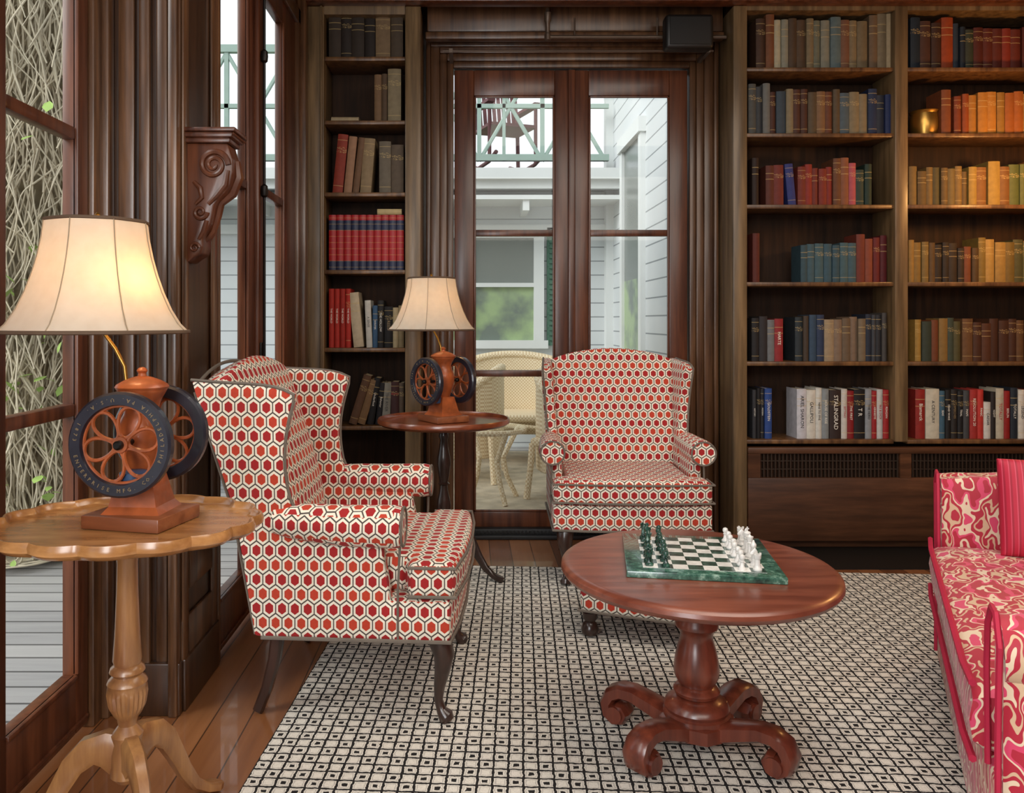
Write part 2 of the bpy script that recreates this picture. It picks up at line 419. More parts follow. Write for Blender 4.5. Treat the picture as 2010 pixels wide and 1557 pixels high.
fin('wall_left',b,'dark',kind=S,smooth=False)
def vstrip(b,x0,x1,y0,y1,z0=0,z1=ZC,bev=0.006): b.box(x0,x1,y0,y1,z0,z1,bev)
b=B(); 
vstrip(b,XA-.06,XA+.015,2.405,2.5,0,2.80)
vstrip(b,XA+.002,XA+.035,2.455,2.5); vstrip(b,XA+.05,XA+.10,2.485,2.5); vstrip(b,XA+.115,XA+.150,2.478,2.5); vstrip(b,XA+.165,XA+.20,2.487,2.5); vstrip(b,XA+.21,XP+.004,2.46,2.5)
vstrip(b,XP,XP+.012,2.50,2.55); vstrip(b,XP,XP+.012,2.78,2.84); b.box(XP,XP+.010,2.50,2.84,0,0.28,0.004); b.box(XP,XP+.012,2.56,2.78,0.36,0.50,0.004)
vstrip(b,XP-.04,XP+.014,2.84,2.868,0,2.8)
vstrip(b,XP-.02,XP+.02,4.15,4.20,0,2.8); vstrip(b,XP,XP+.045,4.20,4.265,0,ZC)
b.box(XP-.02,XP+.02,2.84,4.20,2.72,2.80,0.006)
fin('trim_1',b,'panel',kind=S)
b=B().box(XP,XP+.018,2.5,2.84,0,0.16,0.005).box(XA,XP+.01,2.47,2.5,0,0.16,0.005)
fin('baseboard_left',b,'dark',kind=S)
b=B()
b.box(XP,XR,4.12,4.27,2.89,ZC,0.01).box(XP,XR,4.2,4.29,2.85,2.90,0.008)
b.box(XP,XP+.12,2.5,4.27,2.88,ZC,0.01)
fin('trim_2',b,'mahog',kind=S)
def glazed_leaf_x(b,g,xi,y0,gy0,gy1,y1,z0,z1,rails,zb,zt,t=0.04):
    a,c=xi-t,xi
    b.box(a,c,y0,gy0,z0,z1,0.004).box(a,c,gy1,y1,z0,z1,0.004)
    b.box(a,c,gy0,gy1,z0,zb,0.004).box(a,c,gy0,gy1,zt,z1,0.004)
    for r in rails: b.box(a,c-.002,gy0,gy1,r-.018,r+.018,0.005)
    b.box(c-.01,c+.006,gy1,gy1+.014,zb,zt,0.003); b.box(c-.01,c+.006,gy0,gy1,zb-.014,zb,0.003)
    b.box(c-.006,c+.006,y0+.01,y1-.01,z0+.02,z0+.03,0.002)
    g.box(xi-.014,xi-.010,gy0-.005,gy1+.005,zb-.005,zt+.005)
b=B(); g=B()
glazed_leaf_x(b,g,XA,0.70,0.80,1.20,1.29,0.02,2.72,[1.745,0.946],0.19,2.6)
glazed_leaf_x(b,g,XA,1.295,1.975,2.325,2.40,0.02,2.72,[1.735,0.946],0.19,2.6)
d1=fin('door_1',b,'mahog',kind=S); fin('glass',g,'glass',d1,smooth=False)
b=B(); g=B()
glazed_leaf_x(b,g,XP,2.87,2.90,3.255,3.385,0.02,2.75,[1.745,0.946],0.21,2.62)
glazed_leaf_x(b,g,XP,3.39,3.52,3.885,4.15,0.02,2.75,[1.765,0.946],0.21,2.62)
b.box(XP-.01,XP+.02,3.365,3.41,0.02,2.75,0.008)
d2=fin('door_2',b,'mahog',kind=S); fin('glass',g,'glass',d2,smooth=False)
h=B(); zh=1.02; yh=3.39; X2=XP-.02
h.box(X2+.04,X2+.048,yh-.02,yh+.02,zh-.09,zh+.09,0.003)
h.tube([(X2+.05,yh,zh),(X2+.085,yh,zh),(X2+.09,yh-.015,zh+.002),(X2+.09,yh-.095,zh-.005)],0.008)
h.tube([(X2+.055,yh,0.1),(X2+.055,yh,2.6)],0.006)
for z in (0.4,1.74,2.3): h.lathe([(0.004,z-.03),(0.014,z-.02),(0.016,z),(0.014,z+.02),(0.004,z+.03)],12,(X2+.055,yh,0))
fin('handle',h,'iron',d2)
b=B(); g=B(); glazed_leaf_x(b,g,XA,-1.9,-1.82,-.68,-.6,.25,2.6,[1.5],.33,2.52)
w1=fin('window_1',b,'mahog',kind=S); fin('glass',g,'glass',w1,smooth=False)
def glazed_leaf_y(b,g,y,x0,x1,z0,z1,gx0,gx1,rails,zb,zt,t=0.045):
    b.box(x0,gx0,y-t/2,y+t/2,z0,z1,0.005).box(gx1,x1,y-t/2,y+t/2,z0,z1,0.005)
    b.box(gx0,gx1,y-t/2,y+t/2,z0,zb,0.005).box(gx0,gx1,y-t/2,y+t/2,zt,z1,0.005)
    for r in rails: b.box(gx0,gx1,y-t/2+.004,y+t/2-.004,r-.018,r+.018,0.005)
    for a,c in ((gx0,1),(gx1,-1)): b.box(a,a+c*.012,y-t/2-.004,y-t/2+.01,zb,zt,0.003)
    for a,c in ((zb,1),(zt,-1)): b.box(gx0,gx1,y-t/2-.004,y-t/2+.01,a,a+c*.012,0.003)
    g.box(gx0-.005,gx1+.005,y-.003,y+.003,zb-.005,zt+.005)
D=YW+.03
b=B(); g=B(); rails=[wz(458,D),wz(733,D)]; zt=wz(190,D); zb=wz(1003,D); cxm=wx(1121,D)
glazed_leaf_y(b,g,D,dx0+.005,cxm-.002,0.02,dzt-.005,wx(930,D),wx(1088,D),rails,zb,zt)
glazed_leaf_y(b,g,D,cxm+.002,dx1-.005,0.02,dzt-.005,wx(1154,D),wx(1312,D),rails,zb,zt)
b.box(cxm-.02,cxm+.02,D-.035,D-.02,0.02,dzt-.005,0.006)
d3=fin('door_3',b,'mahog',kind=S); fin('glass',g,'glass',d3,smooth=False)
b=B()
def frame3(x0,x1,zt,w,y0,y1,bev=0.006):
    b.box(x0-w,x0,y0,y1,0,zt+w,bev).box(x1,x1+w,y0,y1,0,zt+w,bev).box(x0,x1,y0,y1,zt,zt+w,bev)
frame3(dx0,dx1,dzt,0.035,YW-.02,YW+.0)
frame3(dx0-.035,dx1+.035,dzt+.035,0.04,YW-.030,YW+.0)
frame3(dx0-.075,dx1+.075,dzt+.075,0.05,YW-.040,YW+.0)
frame3(dx0-.125,dx1+.125,dzt+.105,0.025,YW-.06,YW+.0)
fin('trim_3',b,'casing',kind=S)
b=B()
b.box(dx0,dx1,YW-.05,YW+.01,0,0.05,0.006).box(dx0-.03,dx1+.03,YW-.09,YW-.05,0.0,0.022,0.004)
for i in range(60):
    x=dx0+.01+i*(dx1-dx0-.02)/60; b.box(x,x+.008,YW-.058,YW-.05,0.012,0.04)
fin('baseboard_back',b,'black',kind=S)
b=B(); b.box(wx(838,4.4),wx(1420,4.4),4.40,YW,wz(62,4.4),ZC,0.01); b.box(wx(835,4.36),wx(1422,4.36),4.36,4.42,wz(76,4.36),wz(62,4.36),0.006)
fin('trim_4',b,'casing',kind=S)
# ------------------------------------------------------------ bookcases
def shelf_obj(parent,x0,x1,zt,y0=YC+.012,y1=YC+.26):
    return fin('shelf',B().box(x0,x1,y0,y1,zt-.022,zt,0.004),'case',parent)
BD=4.545
xl0=wx(636,YC); xl1=wx(795,YC)
bl=thing('bookcase','tall built-in dark wood bookcase with open shelves beside the glazed door','bookcase',(0,0,0))
b=B(); b.box(XP+.005,xl0,YC,BD-.02,0,2.85,0.006).box(xl1,wx(826,YC),YC,BD-.02,0,2.85,0.006)
b.box(xl0,xl1,YC+.002,BD-.02,wz(28,YC),2.85)
b.box(xl0-.02,xl0-.008,YC-.012,YC+.01,0,2.85,0.004)
fin('body',b,'pilaster',bl)
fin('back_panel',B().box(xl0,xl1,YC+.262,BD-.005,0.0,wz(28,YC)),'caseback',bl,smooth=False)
LS=[wz(v,YC+.02) for v in (112,237,378,530,683,836)]
for z in LS: shelf_obj(bl,xl0,xl1,z)
b=B(); b.box(xl0,xl1,YC+.01,YC+.26,0,0.10,0.004); fin('plinth',b,'case',bl)
br=thing('bookcase','wide built-in dark wood bookcase with many open shelves of old books','bookcase',(0,0,0))
xr0=wx(1466,YC); xd0=wx(1757,YC); xd1=wx(1783,YC); xr1=wx(2110,YC)
zbase=wz(868,YC)
b=B(); b.box(wx(1438,YC),xr0,YC-.01,BD-.02,0,2.85,0.008)
b.box(xd0,xd1,YC,BD-.03,zbase,2.85,0.006).box(xr1,xr1+.07,YC,BD-.03,0,2.85,0.006)
b.box(xr0,xr1,YC+.002,BD-.03,wz(20,YC),2.85)
fin('body',b,'pilaster',br)
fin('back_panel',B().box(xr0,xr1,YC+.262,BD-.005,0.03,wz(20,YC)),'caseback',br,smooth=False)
RS=[wz(v,YC+.02) for v in (133,262,402,554,710,863)]
for z in RS:
    shelf_obj(br,xr0,xd0,z); shelf_obj(br,xd1,xr1,z)
rc=thing('radiator_cover','dark wood radiator cover with dark metal grille under the bookcase','radiator cover',(0,0,0))
b=B(); b.box(xr0,xr1,YC-.02,YC+.02,wz(890,YC),zbase-.026,0.005).box(xr0,xr1,YC-.02,YC+.02,0.05,wz(937,YC),0.005)
b.box(xr0,wx(1490,YC),YC-.02,YC+.02,wz(937,YC),wz(890,YC)).box(wx(1763,YC),wx(1785,YC),YC-.02,YC+.02,wz(937,YC),wz(890,YC))
b.box(xr0,xr1,YC+.04,YC+.06,0.0,zbase-.03)
fin('body',b,'radiator',rc)
b=B()
x=wx(1490,YC)
while x<xr1-.03:
    b.box(x,x+.006,YC-.006,YC+.014,wz(937,YC),wz(890,YC)); x+=.020
for v in (905,921): b.box(wx(1490,YC),xr1,YC-.002,YC+.012,wz(v+1,YC),wz(v-1,YC))
fin('grille',b,'grille',rc,smooth=False)
fin('floor_shadow_strip',B().box(xr0-.05,xr1,3.93,YC+.04,.0,.006),'black',kind=S,smooth=False)  # black sheet standing in for the shaded floor before the cabinet
# ------------------------------------------------------------ books
def book(xc,w,h,d,y,z,colr,lean=0,title=None,tcol='letterwhite',tsize=None,grp='books',label='old cloth-bound hardback book',mat='book',flat=False,horiz=False):
    B1=B(); bm=B1.bm; hw=w/2; q=0.0025
    pl=[(-hw,.007),(-hw*.6,.002),(0,0),(hw*.6,.002),(hw,.007),(hw,d),(hw-q,d),(hw-q,.010),(-hw+q,.010),(-hw+q,d),(-hw,d)]
    B1.poly([Vector((a,c,0)) for a,c in pl],Vector((0,0,h)))
    n0=len(bm.faces)
    B1.box(-hw+q,hw-q,.010,d-.004,.003,h-.004)
    bm.faces.ensure_lookup_table()
    for i,f in enumerate(bm.faces):
        if i>=n0: f.material_index=1
    o=fin('book',B1,None,mats=[mat,'pages'],loc=(xc,y,z))
    c=hx(colr); v=random.uniform(.75,1.05); o.color=(min(1,c[0]*v),min(1,c[1]*v),min(1,c[2]*v),1)
    o['label']=label; o['category']='book'; o['group']=grp
    if flat: o.rotation_euler=(0,pi/2,0)
    elif lean: o.rotation_euler=(0,lean,0)
    if title:
        if horiz:
            mt=Matrix(((1,0,0,0),(0,0,-1,-.0005),(0,1,0,h*.72),(0,0,0,1)))
            text_obj(title,tsize or w*.3,tcol,o,mt,'spine_title',fit=w*.85)
        else:
            mt=Matrix(((0,1,0,0),(0,0,-1,-.0005),(-1,0,0,h*.54),(0,0,0,1)))
            text_obj(title,tsize or w*.5,tcol,o,mt,'spine_title',fit=h*.74)
    return o
YBK=YC+.045
def cname(c):
    r,g,b_=[int(c[i:i+2],16) for i in (1,3,5)]
    mx=max(r,g,b_)
    if mx<70: return 'near-black'
    if mx-min(r,g,b_)<28: return 'grey' if mx<170 else 'off-white'
    if r==mx: return 'dark red' if (g<70 and mx<150) else ('red' if g<70 else ('tan' if b_>80 else ('orange-brown' if mx>130 else 'brown')))
    if g==mx: return 'olive green' if b_<90 else 'grey-green'
    return 'blue'
def row(p0,p1,n,top,zsh,cols,grp,titles=None,var=6,ybk=YBK):
    d=ybk; tot=wx(p1,d)-wx(p0,d); ws=[random.uniform(.8,1.25) for _ in range(n)]
    s=sum(ws); x=wx(p0,d)
    for i in range(n):
        w=tot*ws[i]/s; c=cols[i%len(cols)] if len(cols)>=n else random.choice(cols)
        h=wz(top+random.uniform(-var,var),d)-zsh
        t=titles[i] if titles and i<len(titles) else None
        book(x+w/2,w-.0012,h,random.uniform(.13,.17),ybk+random.uniform(-.006,.012),zsh+.0005,c,0,t,'letterwhite',grp=grp,label=cname(c)+' hardback book standing on the bookcase shelf')
        x+=w
def one(p0,p1,top,zsh,c,grp,lean=0,title=None,tc='letterwhite',ts=None,horiz=False,mat='book',extra=''):
    d=YBK; w=wx(p1,d)-wx(p0,d); h=wz(top,d)-zsh
    zz=zsh+.0005; 
    xc=wx((p0+p1)/2,d)
    if lean:  zz+=abs(math.sin(lean))*w/2
    return book(xc,w-.001,h,.15,YBK,zz,c,lean,title,tc,ts,grp,cname(c)+' hardback book '+('leaning' if lean else 'standing')+' on the bookcase shelf'+extra,mat,horiz=horiz)
g1='books on the upper shelves'; 
row(1485,1520,2,34,RS[0],['#4a3020','#7a4a2c'],g1)
row(1520,1705,11,38,RS[0],['#b5a98c','#6c6a58','#8a8b84','#59432f','#8f8a78','#5d6b6c','#3e4d55','#7c6a4e','#77503a'],g1)
row(1707,1757,3,27,RS[0],['#6a5540','#8d7a5e','#a08c6c'],g1)
row(1470,1512,3,167,RS[1],['#4f4e4a','#3a3c3f','#6b6a66'],g1)
row(1512,1705,12,180,RS[1],['#4a2a1e','#53616a','#6c7a80','#8a7a5e','#6e3e26','#5a4a36','#3b4650','#7c5a3c'],g1)
row(1705,1752,3,180,RS[1],['#1f2c4a','#34343c','#24305a'],g1)
one(1477,1490,310,RS[2],'#2d1c16',g1)
row(1504,1540,2,320,RS[2],['#5a2a1e','#6b2a22'],g1)
one(1548,1564,322,RS[2],'#2c3470',g1,lean=-.09)
row(1566,1636,5,328,RS[2],['#7a2a1e','#8a2c22','#6e2a1c','#7c3024'],g1)
row(1636,1667,2,314,RS[2],['#6a4028','#8a5236'],g1)
one(1667,1681,320,RS[2],'#b0505a',g1)
row(1681,1712,2,328,RS[2],['#2e3c34','#22382e'],g1)
g2='books on the middle shelves'
one(1478,1492,458,RS[3],'#5a241a',g2)
row(1572,1681,7,479,RS[3],['#3c5660','#41616c','#35505c','#46626a'],g2,var=3)
row(1683,1742,4,464,RS[3],['#7a3628','#8c4630','#6a1e1c','#5f1c20'],g2)
row(1476,1507,2,626,RS[4],['#232021','#2e2a2c'],g2)
one(1507,1521,628,RS[4],'#7e7e80',g2); one(1521,1538,626,RS[4],'#9c2c30',g2,title='HARTE')
row(1563,1618,4,620,RS[4],['#2b3338','#4a3c30','#33465a','#2f3c58'],g2,var=4)
row(1618,1700,5,624,RS[4],['#7b6a54','#8c7460','#6e5a46','#a08a6e'],g2,var=4)
row(1700,1741,4,617,RS[4],['#242c3c','#3a3c42','#2c2c30','#4a4440'],g2,var=3)
g3='books on the lowest shelf'
row(1478,1502,3,764,RS[5],['#3a3a3e','#1f1c1e','#2a2a30'],g3,var=3,titles=['HISTORY',None,'MODERN'])
one(1502,1516,763,RS[5],'#2c4a8c',g3,title='GOLDSTEIN')
L6=[(1565,1584,764,'#d9d6dc','ARIEL SHARON','letterdark'),(1584,1602,766,'#cfc9bd','GALLIPOLI','letterdark'),(1602,1614,762,'#e0dcd2','NINE TO FIVE','letterdark'),(1614,1628,764,'#8f9496','HOUSE OF RISE','letterwhite'),
(1629,1652,766,'#3a2a26','STALINGRAD','letterwhite'),(1652,1664,764,'#d8cfc6','SETTING','letterred'),(1664,1677,768,'#8c1f22','THE FIRST','letterwhite'),(1677,1699,765,'#1d1a1c','T R','letterwhite'),
(1699,1712,764,'#9a9ca0','THE HERO','letterdark'),(1712,1722,768,'#a02428','KENNEDYS','letterwhite'),(1722,1734,765,'#dcd8d2','IKE & DICK','letterred'),(1734,1746,766,'#b02a2a','REAGAN','letterwhite')]
for a,c,tp,cl,tt,tc in L6: one(a,c,tp,RS[5],cl,g3,title=tt,tc=tc)
row(1788,1848,3,40,RS[0],['#1f2832','#4a2e22','#3c2418'],g1)
one(1849,1872,34,RS[0],'#a2441c',g1)
row(1874,1896,2,50,RS[0],['#2c3440','#1e2630'],g1); row(1896,2085,11,52,RS[0],['#5a2418','#7c2c1c','#3c4030','#6a2a1c','#3a1c14','#6a4a2a'],g1)
one(1849,1868,176,RS[1],'#7a4224',g1)
row(1876,2085,13,184,RS[1],['#a45c26','#94461c','#8c6428','#a8702c','#74341a','#6c4222'],g1)
row(1787,1902,8,331,RS[2],['#6c5a34','#7a6034','#4c4428','#6a522c'],g1)
row(1902,2085,9,322,RS[2],['#98722c','#8c6834','#5c6436','#a48440','#7c5228','#4c5a38'],g1)
row(1785,1824,3,476,RS[3],['#a07a3c','#8c6c34','#7a6234'],g2)
row(1826,1922,7,481,RS[3],['#3a2c20','#6c4a28','#5a4224','#33271c','#7c4428'],g2)
row(1922,2085,9,472,RS[3],['#7a622c','#a88444','#5c5c34','#947038','#4c4a2c'],g2)
row(1798,1888,6,628,RS[4],['#8a6a38','#5a5230','#a4803c','#3c4438','#7c4428'],g2)
row(1890,2085,11,631,RS[4],['#4c2c1c','#5a3420','#6c4a2c','#84502a','#3a281c'],g2)
L7=[(1798,1817,765,'#9c2a22','Bismarck','letterwhite'),(1818,1845,764,'#d8d0bc','A CENTURY','letterdark'),(1845,1856,768,'#3c5a6c','SEAS','letterwhite'),(1857,1868,766,'#1d1a1a','DEAD WAKE','letterwhite'),
(1868,1880,765,'#2a2422','SPEECHES','lettergold'),(1881,1892,768,'#1f1c1e','TRIAL','letterwhite'),(1892,1904,767,'#48484a','MAPS','letterwhite'),(1905,1920,765,'#a4302c','REVOLUTION 20','letterwhite'),(1920,1932,765,'#b8342c','PANIC','letterwhite'),
(1932,1946,790,'#e0dcd6','CAESAR','letterdark'),(1946,1956,770,'#2c2422','NIGHT','letterwhite'),(1956,1972,763,'#c2b8a4','TOTALLY','letterred'),(1972,1984,768,'#a0221e','BERLIN','letterwhite'),(1985,1999,762,'#28303c','TOTALLY','letterwhite'),(2000,2014,766,'#d4cec4','LEGEND','letterdark'),(2014,2030,766,'#8a2420','WAR','letterwhite')]
for a,c,tp,cl,tt,tc in L7: one(a,c,tp,RS[5],cl,g3,title=tt,tc=tc,ts=(.022 if c-a>20 else None))
g4='antique books on the narrow bookcase'
row(645,736,4,32,LS[0],['#3a2e24','#2c221c','#4a3c30'],g4); one(737,766,30,LS[0],'#8a7052',g4); one(767,791,32,LS[0],'#4c3e30',g4)
o=book(wx(705,YBK),.05*.5,wx(704,YBK)-wx(650,YBK),.15,YBK,LS[1]+.014,'#a89474',flat=True,grp=g4,label='thin tan book lying flat on a shelf'); o.location.x=wx(650,YBK)
row(734,760,2,140,LS[1],['#7a5c40','#5c4632'],g4); one(761,787,135,LS[1],'#8c7c60',g4)
one(652,672,264,LS[2],'#8a3424',g4,lean=.10); one(674,690,268,LS[2],'#9c7458',g4,lean=.10); one(691,704,270,LS[2],'#7c5a40',g4,lean=.12); one(706,728,272,LS[2],'#9a8160',g4,lean=.08)
row(744,792,2,279,LS[2],['#6a5f50','#58493a'],g4)
for i in range(10):
    a=645+i*14.8; one(a,a+14.4,422,LS[3],'#a3141c',g4,mat='volume',title=None)
o=book(0,.030,wx(788,YBK)-wx(740,YBK),.14,YBK+.01,wz(421,YBK)+.016,'#c0aa7c',flat=True,grp=g4,label='tan book lying flat on the red volumes'); o.location.x=wx(740,YBK)
for i in range(4): one(645+i*11,655.5+i*11,567,LS[4],'#b02a1e',g4,title='THE WORLD')
one(694,714,575,LS[4],'#c8b496',g4,lean=-.10); one(719,731,590,LS[4],'#dcd6ca',g4,lean=-.04,title='A SENSE',tc='letterdark'); one(731,741,600,LS[4],'#3c5a78',g4,title='WINTER')
one(741,753,590,LS[4],'#262424',g4,title='THE HOLLOW'); one(754,771,602,LS[4],'#1d1a1a',g4,title='REED',tc='lettergold'); one(771,782,604,LS[4],'#c0ac84',g4); one(782,793,600,LS[4],'#8e7a58',g4)
one(684,700,735,LS[5],'#6a4a34',g4,lean=.30); one(701,716,745,LS[5],'#8e6c4a',g4,lean=.30)
one(720,733,742,LS[5],'#1d1b1d',g4,lean=.16,title='Underfoot'); one(736,748,752,LS[5],'#232024',g4,lean=.12,title='Behavior'); one(749,765,752,LS[5],'#8b877c',g4,lean=.04,title='THE RIVER',tc='letterdark'); one(767,783,750,LS[5],'#3c1e1e',g4,title='RED SMITH',horiz=True,tc='letterred')
one(783,793,752,LS[5],'#5a4a3c',g4)
one(645,657,750,LS[5],'#2a201a',g4)
pz=RS[1]; pd=4.40
pot=B().lathe([(.05,0),(.064,.01),(.074,.05),(.074,.09),(.068,.125),(.072,.132),(.077,.138),(.072,.142),(.062,.13),(.066,.05),(.05,.012)],32)
fin('brass_pot',pot,'brass',loc=(wx(1813,pd)+.004,pd,pz+.001),category='pot',label='round polished brass pot on a bookcase shelf')
# ------------------------------------------------------------ wing chair
def yb(z): return .30+.21*(min(z,.63)-.23)+(.36*(z-.63) if z>.63 else 0)
def ctop(x): return 1.005+.055*max(0,math.cos(pi*x/.62))**0.8
def wing_chair():
    ch=thing('armchair','wingback armchair in cream fabric with red hexagons and grey piping','armchair')
    b=B()
    pl=[(-.355,-.335),(-.2,-.352),(0,-.358),(.2,-.352),(.355,-.335),(.355,-.17),(.335,.30),(-.335,.30),(-.355,-.17)]
    b.poly([Vector((x,y,.255)) for x,y in pl],Vector((0,0,.12)),.012,2)
    fin('seat_base',b,'hex',ch)
    b=B()
    pl=[(-.355,-.35),(-.18,-.372),(0,-.378),(.18,-.372),(.355,-.35),(.358,-.20),(.285,-.19),(.285,.25),(-.285,.25),(-.285,-.19),(-.358,-.20)]
    b.poly([Vector((x,y,.375)) for x,y in pl],Vector((0,0,.108)),.028,4)
    for v in b.bm.verts:
        if v.co.z>.44: v.co.z+=.012*max(0,1-(v.co.x/.36)**2)
    fin('seat_cushion',b,'hex',ch)
    b=B()
    def P(u,v):
        w=.285+.035*v; x=(u-.5)*2*w; top=ctop(x)
        z=.30+v*(top-.30); return (x,yb(z)-.06-.015*math.sin(pi*v)*math.sin(pi*u),z)
    b.pillow(P,22,30,.062,9); fin('backrest',b,'hex',ch)
    pip=B()
    for s in (-1,1):
        b=B()
        def yf(z):
            return .165+.035*math.sin(min(1,max(0,(z-.60)/.36))*pi)-.03*max(0,(.66-z)/.1)
        def W(u,v):
            ztop=1.018-.04*u**5-.008*math.sin(pi*u); z=.46+v*(ztop-.46)
            y=yb(z)-.01+u*(yf(z)-yb(z)+.01)
            x=s*(.318+.022*v+.020*u*v)
            return (x,y,z)
        b.pillow(W,14,26,.030,7); fin('wing',b,'hex',ch)
        pts=[Vector(W(1.0,v/20))+Vector((s*.018,-.0,0)) for v in range(2,21)]+[Vector(W(1-u/10,1.0))+Vector((s*.018,0,0.0)) for u in range(1,11)]
        pip.tube(pts,.005,6)
        b=B()
        b.poly([Vector((s*.30,-.165,.255)),Vector((s*.352,-.165,.255)),Vector((s*.352,yb(.26),.255)),Vector((s*.30,yb(.26),.255))],Vector((0,0.06,.33)),.012,2)
        ys=[-.185,-.18,-.16,-.1,0,.1,.18,.24]
        rr=[.052,.058,.062,.062,.060,.056,.05,.04]
        b.tube([(s*(.340+.010*math.cos((y+.18)*4)),y,.590+.012*max(0,(y-.0)*4)) for y in ys],rr,20)
        fin('arm',b,'hex',ch)
        pip.tube([(s*.350+.056*math.cos(a),-.186,.590+.056*math.sin(a)) for a in [2*pi*i/24 for i in range(24)]],.0045,6,closed=True)
        pip.tube([(s*.354,-.168,.25),(s*.356,-.168,.40),(s*.352,-.174,.53)],.0045,6)
        pip.tube([(s*.338,yb(z)+.0,z) for z in [.26,.4,.55,.63,.75,.9,.98]],.005,6)
        b=B(); x0=s*.295
        b.tube([(x0,-.285,.27),(x0+s*.006,-.300,.235),(x0+s*.008,-.312,.20),(x0+s*.002,-.305,.15),(x0-s*.004,-.295,.10),(x0-s*.004,-.292,.06),(x0,-.302,.03),(x0+s*.004,-.318,.014),(x0+s*.006,-.325,.002)],
               [.036,.038,.035,.026,.019,.015,.017,.026,.022],12)
        fin('leg',b,'darkleg',ch)
        b=B(); b.rect([(s*.265,.25,.27),(s*.267,.265,.16),(s*.27,.29,.07),(s*.273,.32,.001)],(1,0,0),[.042,.038,.034,.03],[.045,.04,.036,.034])
        fin('leg',b,'darkleg',ch)
    pts=[]
    for i in range(25):
        u=i/24; w=.32; x=(u-.5)*2*w; top=ctop(x)
        pts.append((x,yb(top)-.01,top-.004))
    pip.tube(pts,.006,6)
    pl=[(-.36,-.352),(-.18,-.374),(0,-.380),(.18,-.374),(.36,-.352)]
    for z in (.388,.472): pip.tube([(-.36,-.2,z)]+[(x,y-.003,z) for x,y in pl]+[(.36,-.2,z)],.005,6)
    pl=[(-.357,.28),(-.357,-.17),(-.357,-.337),(-.2,-.354),(0,-.36),(.2,-.354),(.357,-.337),(.357,-.17),(.357,.28)]
    pip.tube([(x,y,.256) for x,y in pl],.006,6)
    fin('piping',pip,'piping',ch)
    return ch
RZ=.0065
ch1=wing_chair(); ch1.location=(-.335,2.75,RZ); ch1.rotation_euler=(0,0,math.radians(86)); ch1.scale=(1,.91,1)
ch1['group']='matching wingback armchairs'
ch2=copy_thing(ch1,(.748,3.965,RZ),math.radians(-2)); ch2.scale=(1,.91,.975)
ch1['label']='wingback armchair in red hexagon fabric next to the tripod side table'
ch2['label']='wingback armchair in red hexagon fabric standing before the glazed door'
# ------------------------------------------------------------ ottoman
ot=thing('footstool','low footstool in red hexagon fabric with dark bun feet','footstool',(.70,3.17,RZ),math.radians(-22))
b=B(); b.box(-.23,.23,-.19,.19,.085,.30,.03,4); fin('cushion',b,'hex',ot)
for sx in (-1,1):
    for sy in (-1,1):
        fin('foot',B().lathe([(.018,0),(.030,.006),(.034,.025),(.026,.045),(.018,.052),(.028,.065),(.030,.088)],20,(sx*.195,sy*.155,0)),'darkleg',ot)
fin('piping',B().tube([(sx*.232,sy*.192,.10) for sx,sy in ((-1,-1),(1,-1),(1,1),(-1,1))],.005,6,closed=True),'piping',ot)
# ------------------------------------------------------------ chess table
TC=(.640,2.29); TZ=.512
ct=thing('coffee_table','round reddish-brown wooden pedestal table with scrolled feet holding the chess set','table',(TC[0],TC[1],RZ))
b=B(); b.lathe([(.10,TZ-.036),(.372,TZ-.036),(.388,TZ-.030),(.396,TZ-.018),(.394,TZ-.008),(.386,TZ-.002),(.37,TZ),(.02,TZ)],96,sx=.955); fin('tabletop',b,'tabletop',ct)
b=B(); b.lathe([(.12,TZ-.035),(.13,TZ-.05),(.09,TZ-.07),(.062,TZ-.08),(.058,.39),(.056,.36),(.060,.350),(.060,.338),(.050,.328),(.045,.316),(.046,.30),(.052,.28),(.059,.250),(.063,.220),(.061,.200),(.052,.182),(.046,.175),(.056,.170),(.064,.160),(.060,.150),(.052,.146),(.068,.140),(.085,.128),(.090,.115),(.086,.105),(.092,.10),(.092,.085),(.05,.08)],40)
fin('pedestal',b,'tableleg',ct)
b=B(); b.lathe([(.06,.045),(.105,.05),(.105,.085),(.09,.092)],8); fin('base_block',b,'tableleg',ct)
for ang in (-141,-42,147,38):
    a=math.radians(ang); dr=Vector((math.cos(a),math.sin(a),0)); sd=Vector((-math.sin(a),math.cos(a),0))
    prof=[(.04,.068),(.09,.072),(.14,.088),(.185,.102),(.222,.102),(.250,.088),(.264,.062),(.258,.034),(.238,.020),(.216,.024),(.206,.042),(.216,.058),(.232,.058)]
    hh=[.054,.052,.048,.044,.042,.042,.040,.036,.034,.030,.026,.024,.02]
    b=B(); b.rect([dr*r+Vector((0,0,z)) for r,z in prof],sd,[.090,.080,.072,.066,.066,.068,.070,.070,.070,.070,.070,.070,.070],hh)
    b.tube([dr*.232+sd*(-.044)+Vector((0,0,.040)),dr*.232+sd*.044+Vector((0,0,.040))],.024,16)
    fin('leg',b,'tableleg',ct)
BX,BY=.652,2.325
bd=thing('chessboard','green and white marble chessboard on the round table','chessboard',(BX,BY,RZ+TZ),math.radians(-9))
fin('board_base',B().box(-.205,.205,-.195,.195,0,.018,.003),'gmarble',bd)
fin('playing_surface',B().box(-.16,.16,-.16,.16,.0175,.0192),'checker',bd,smooth=False)
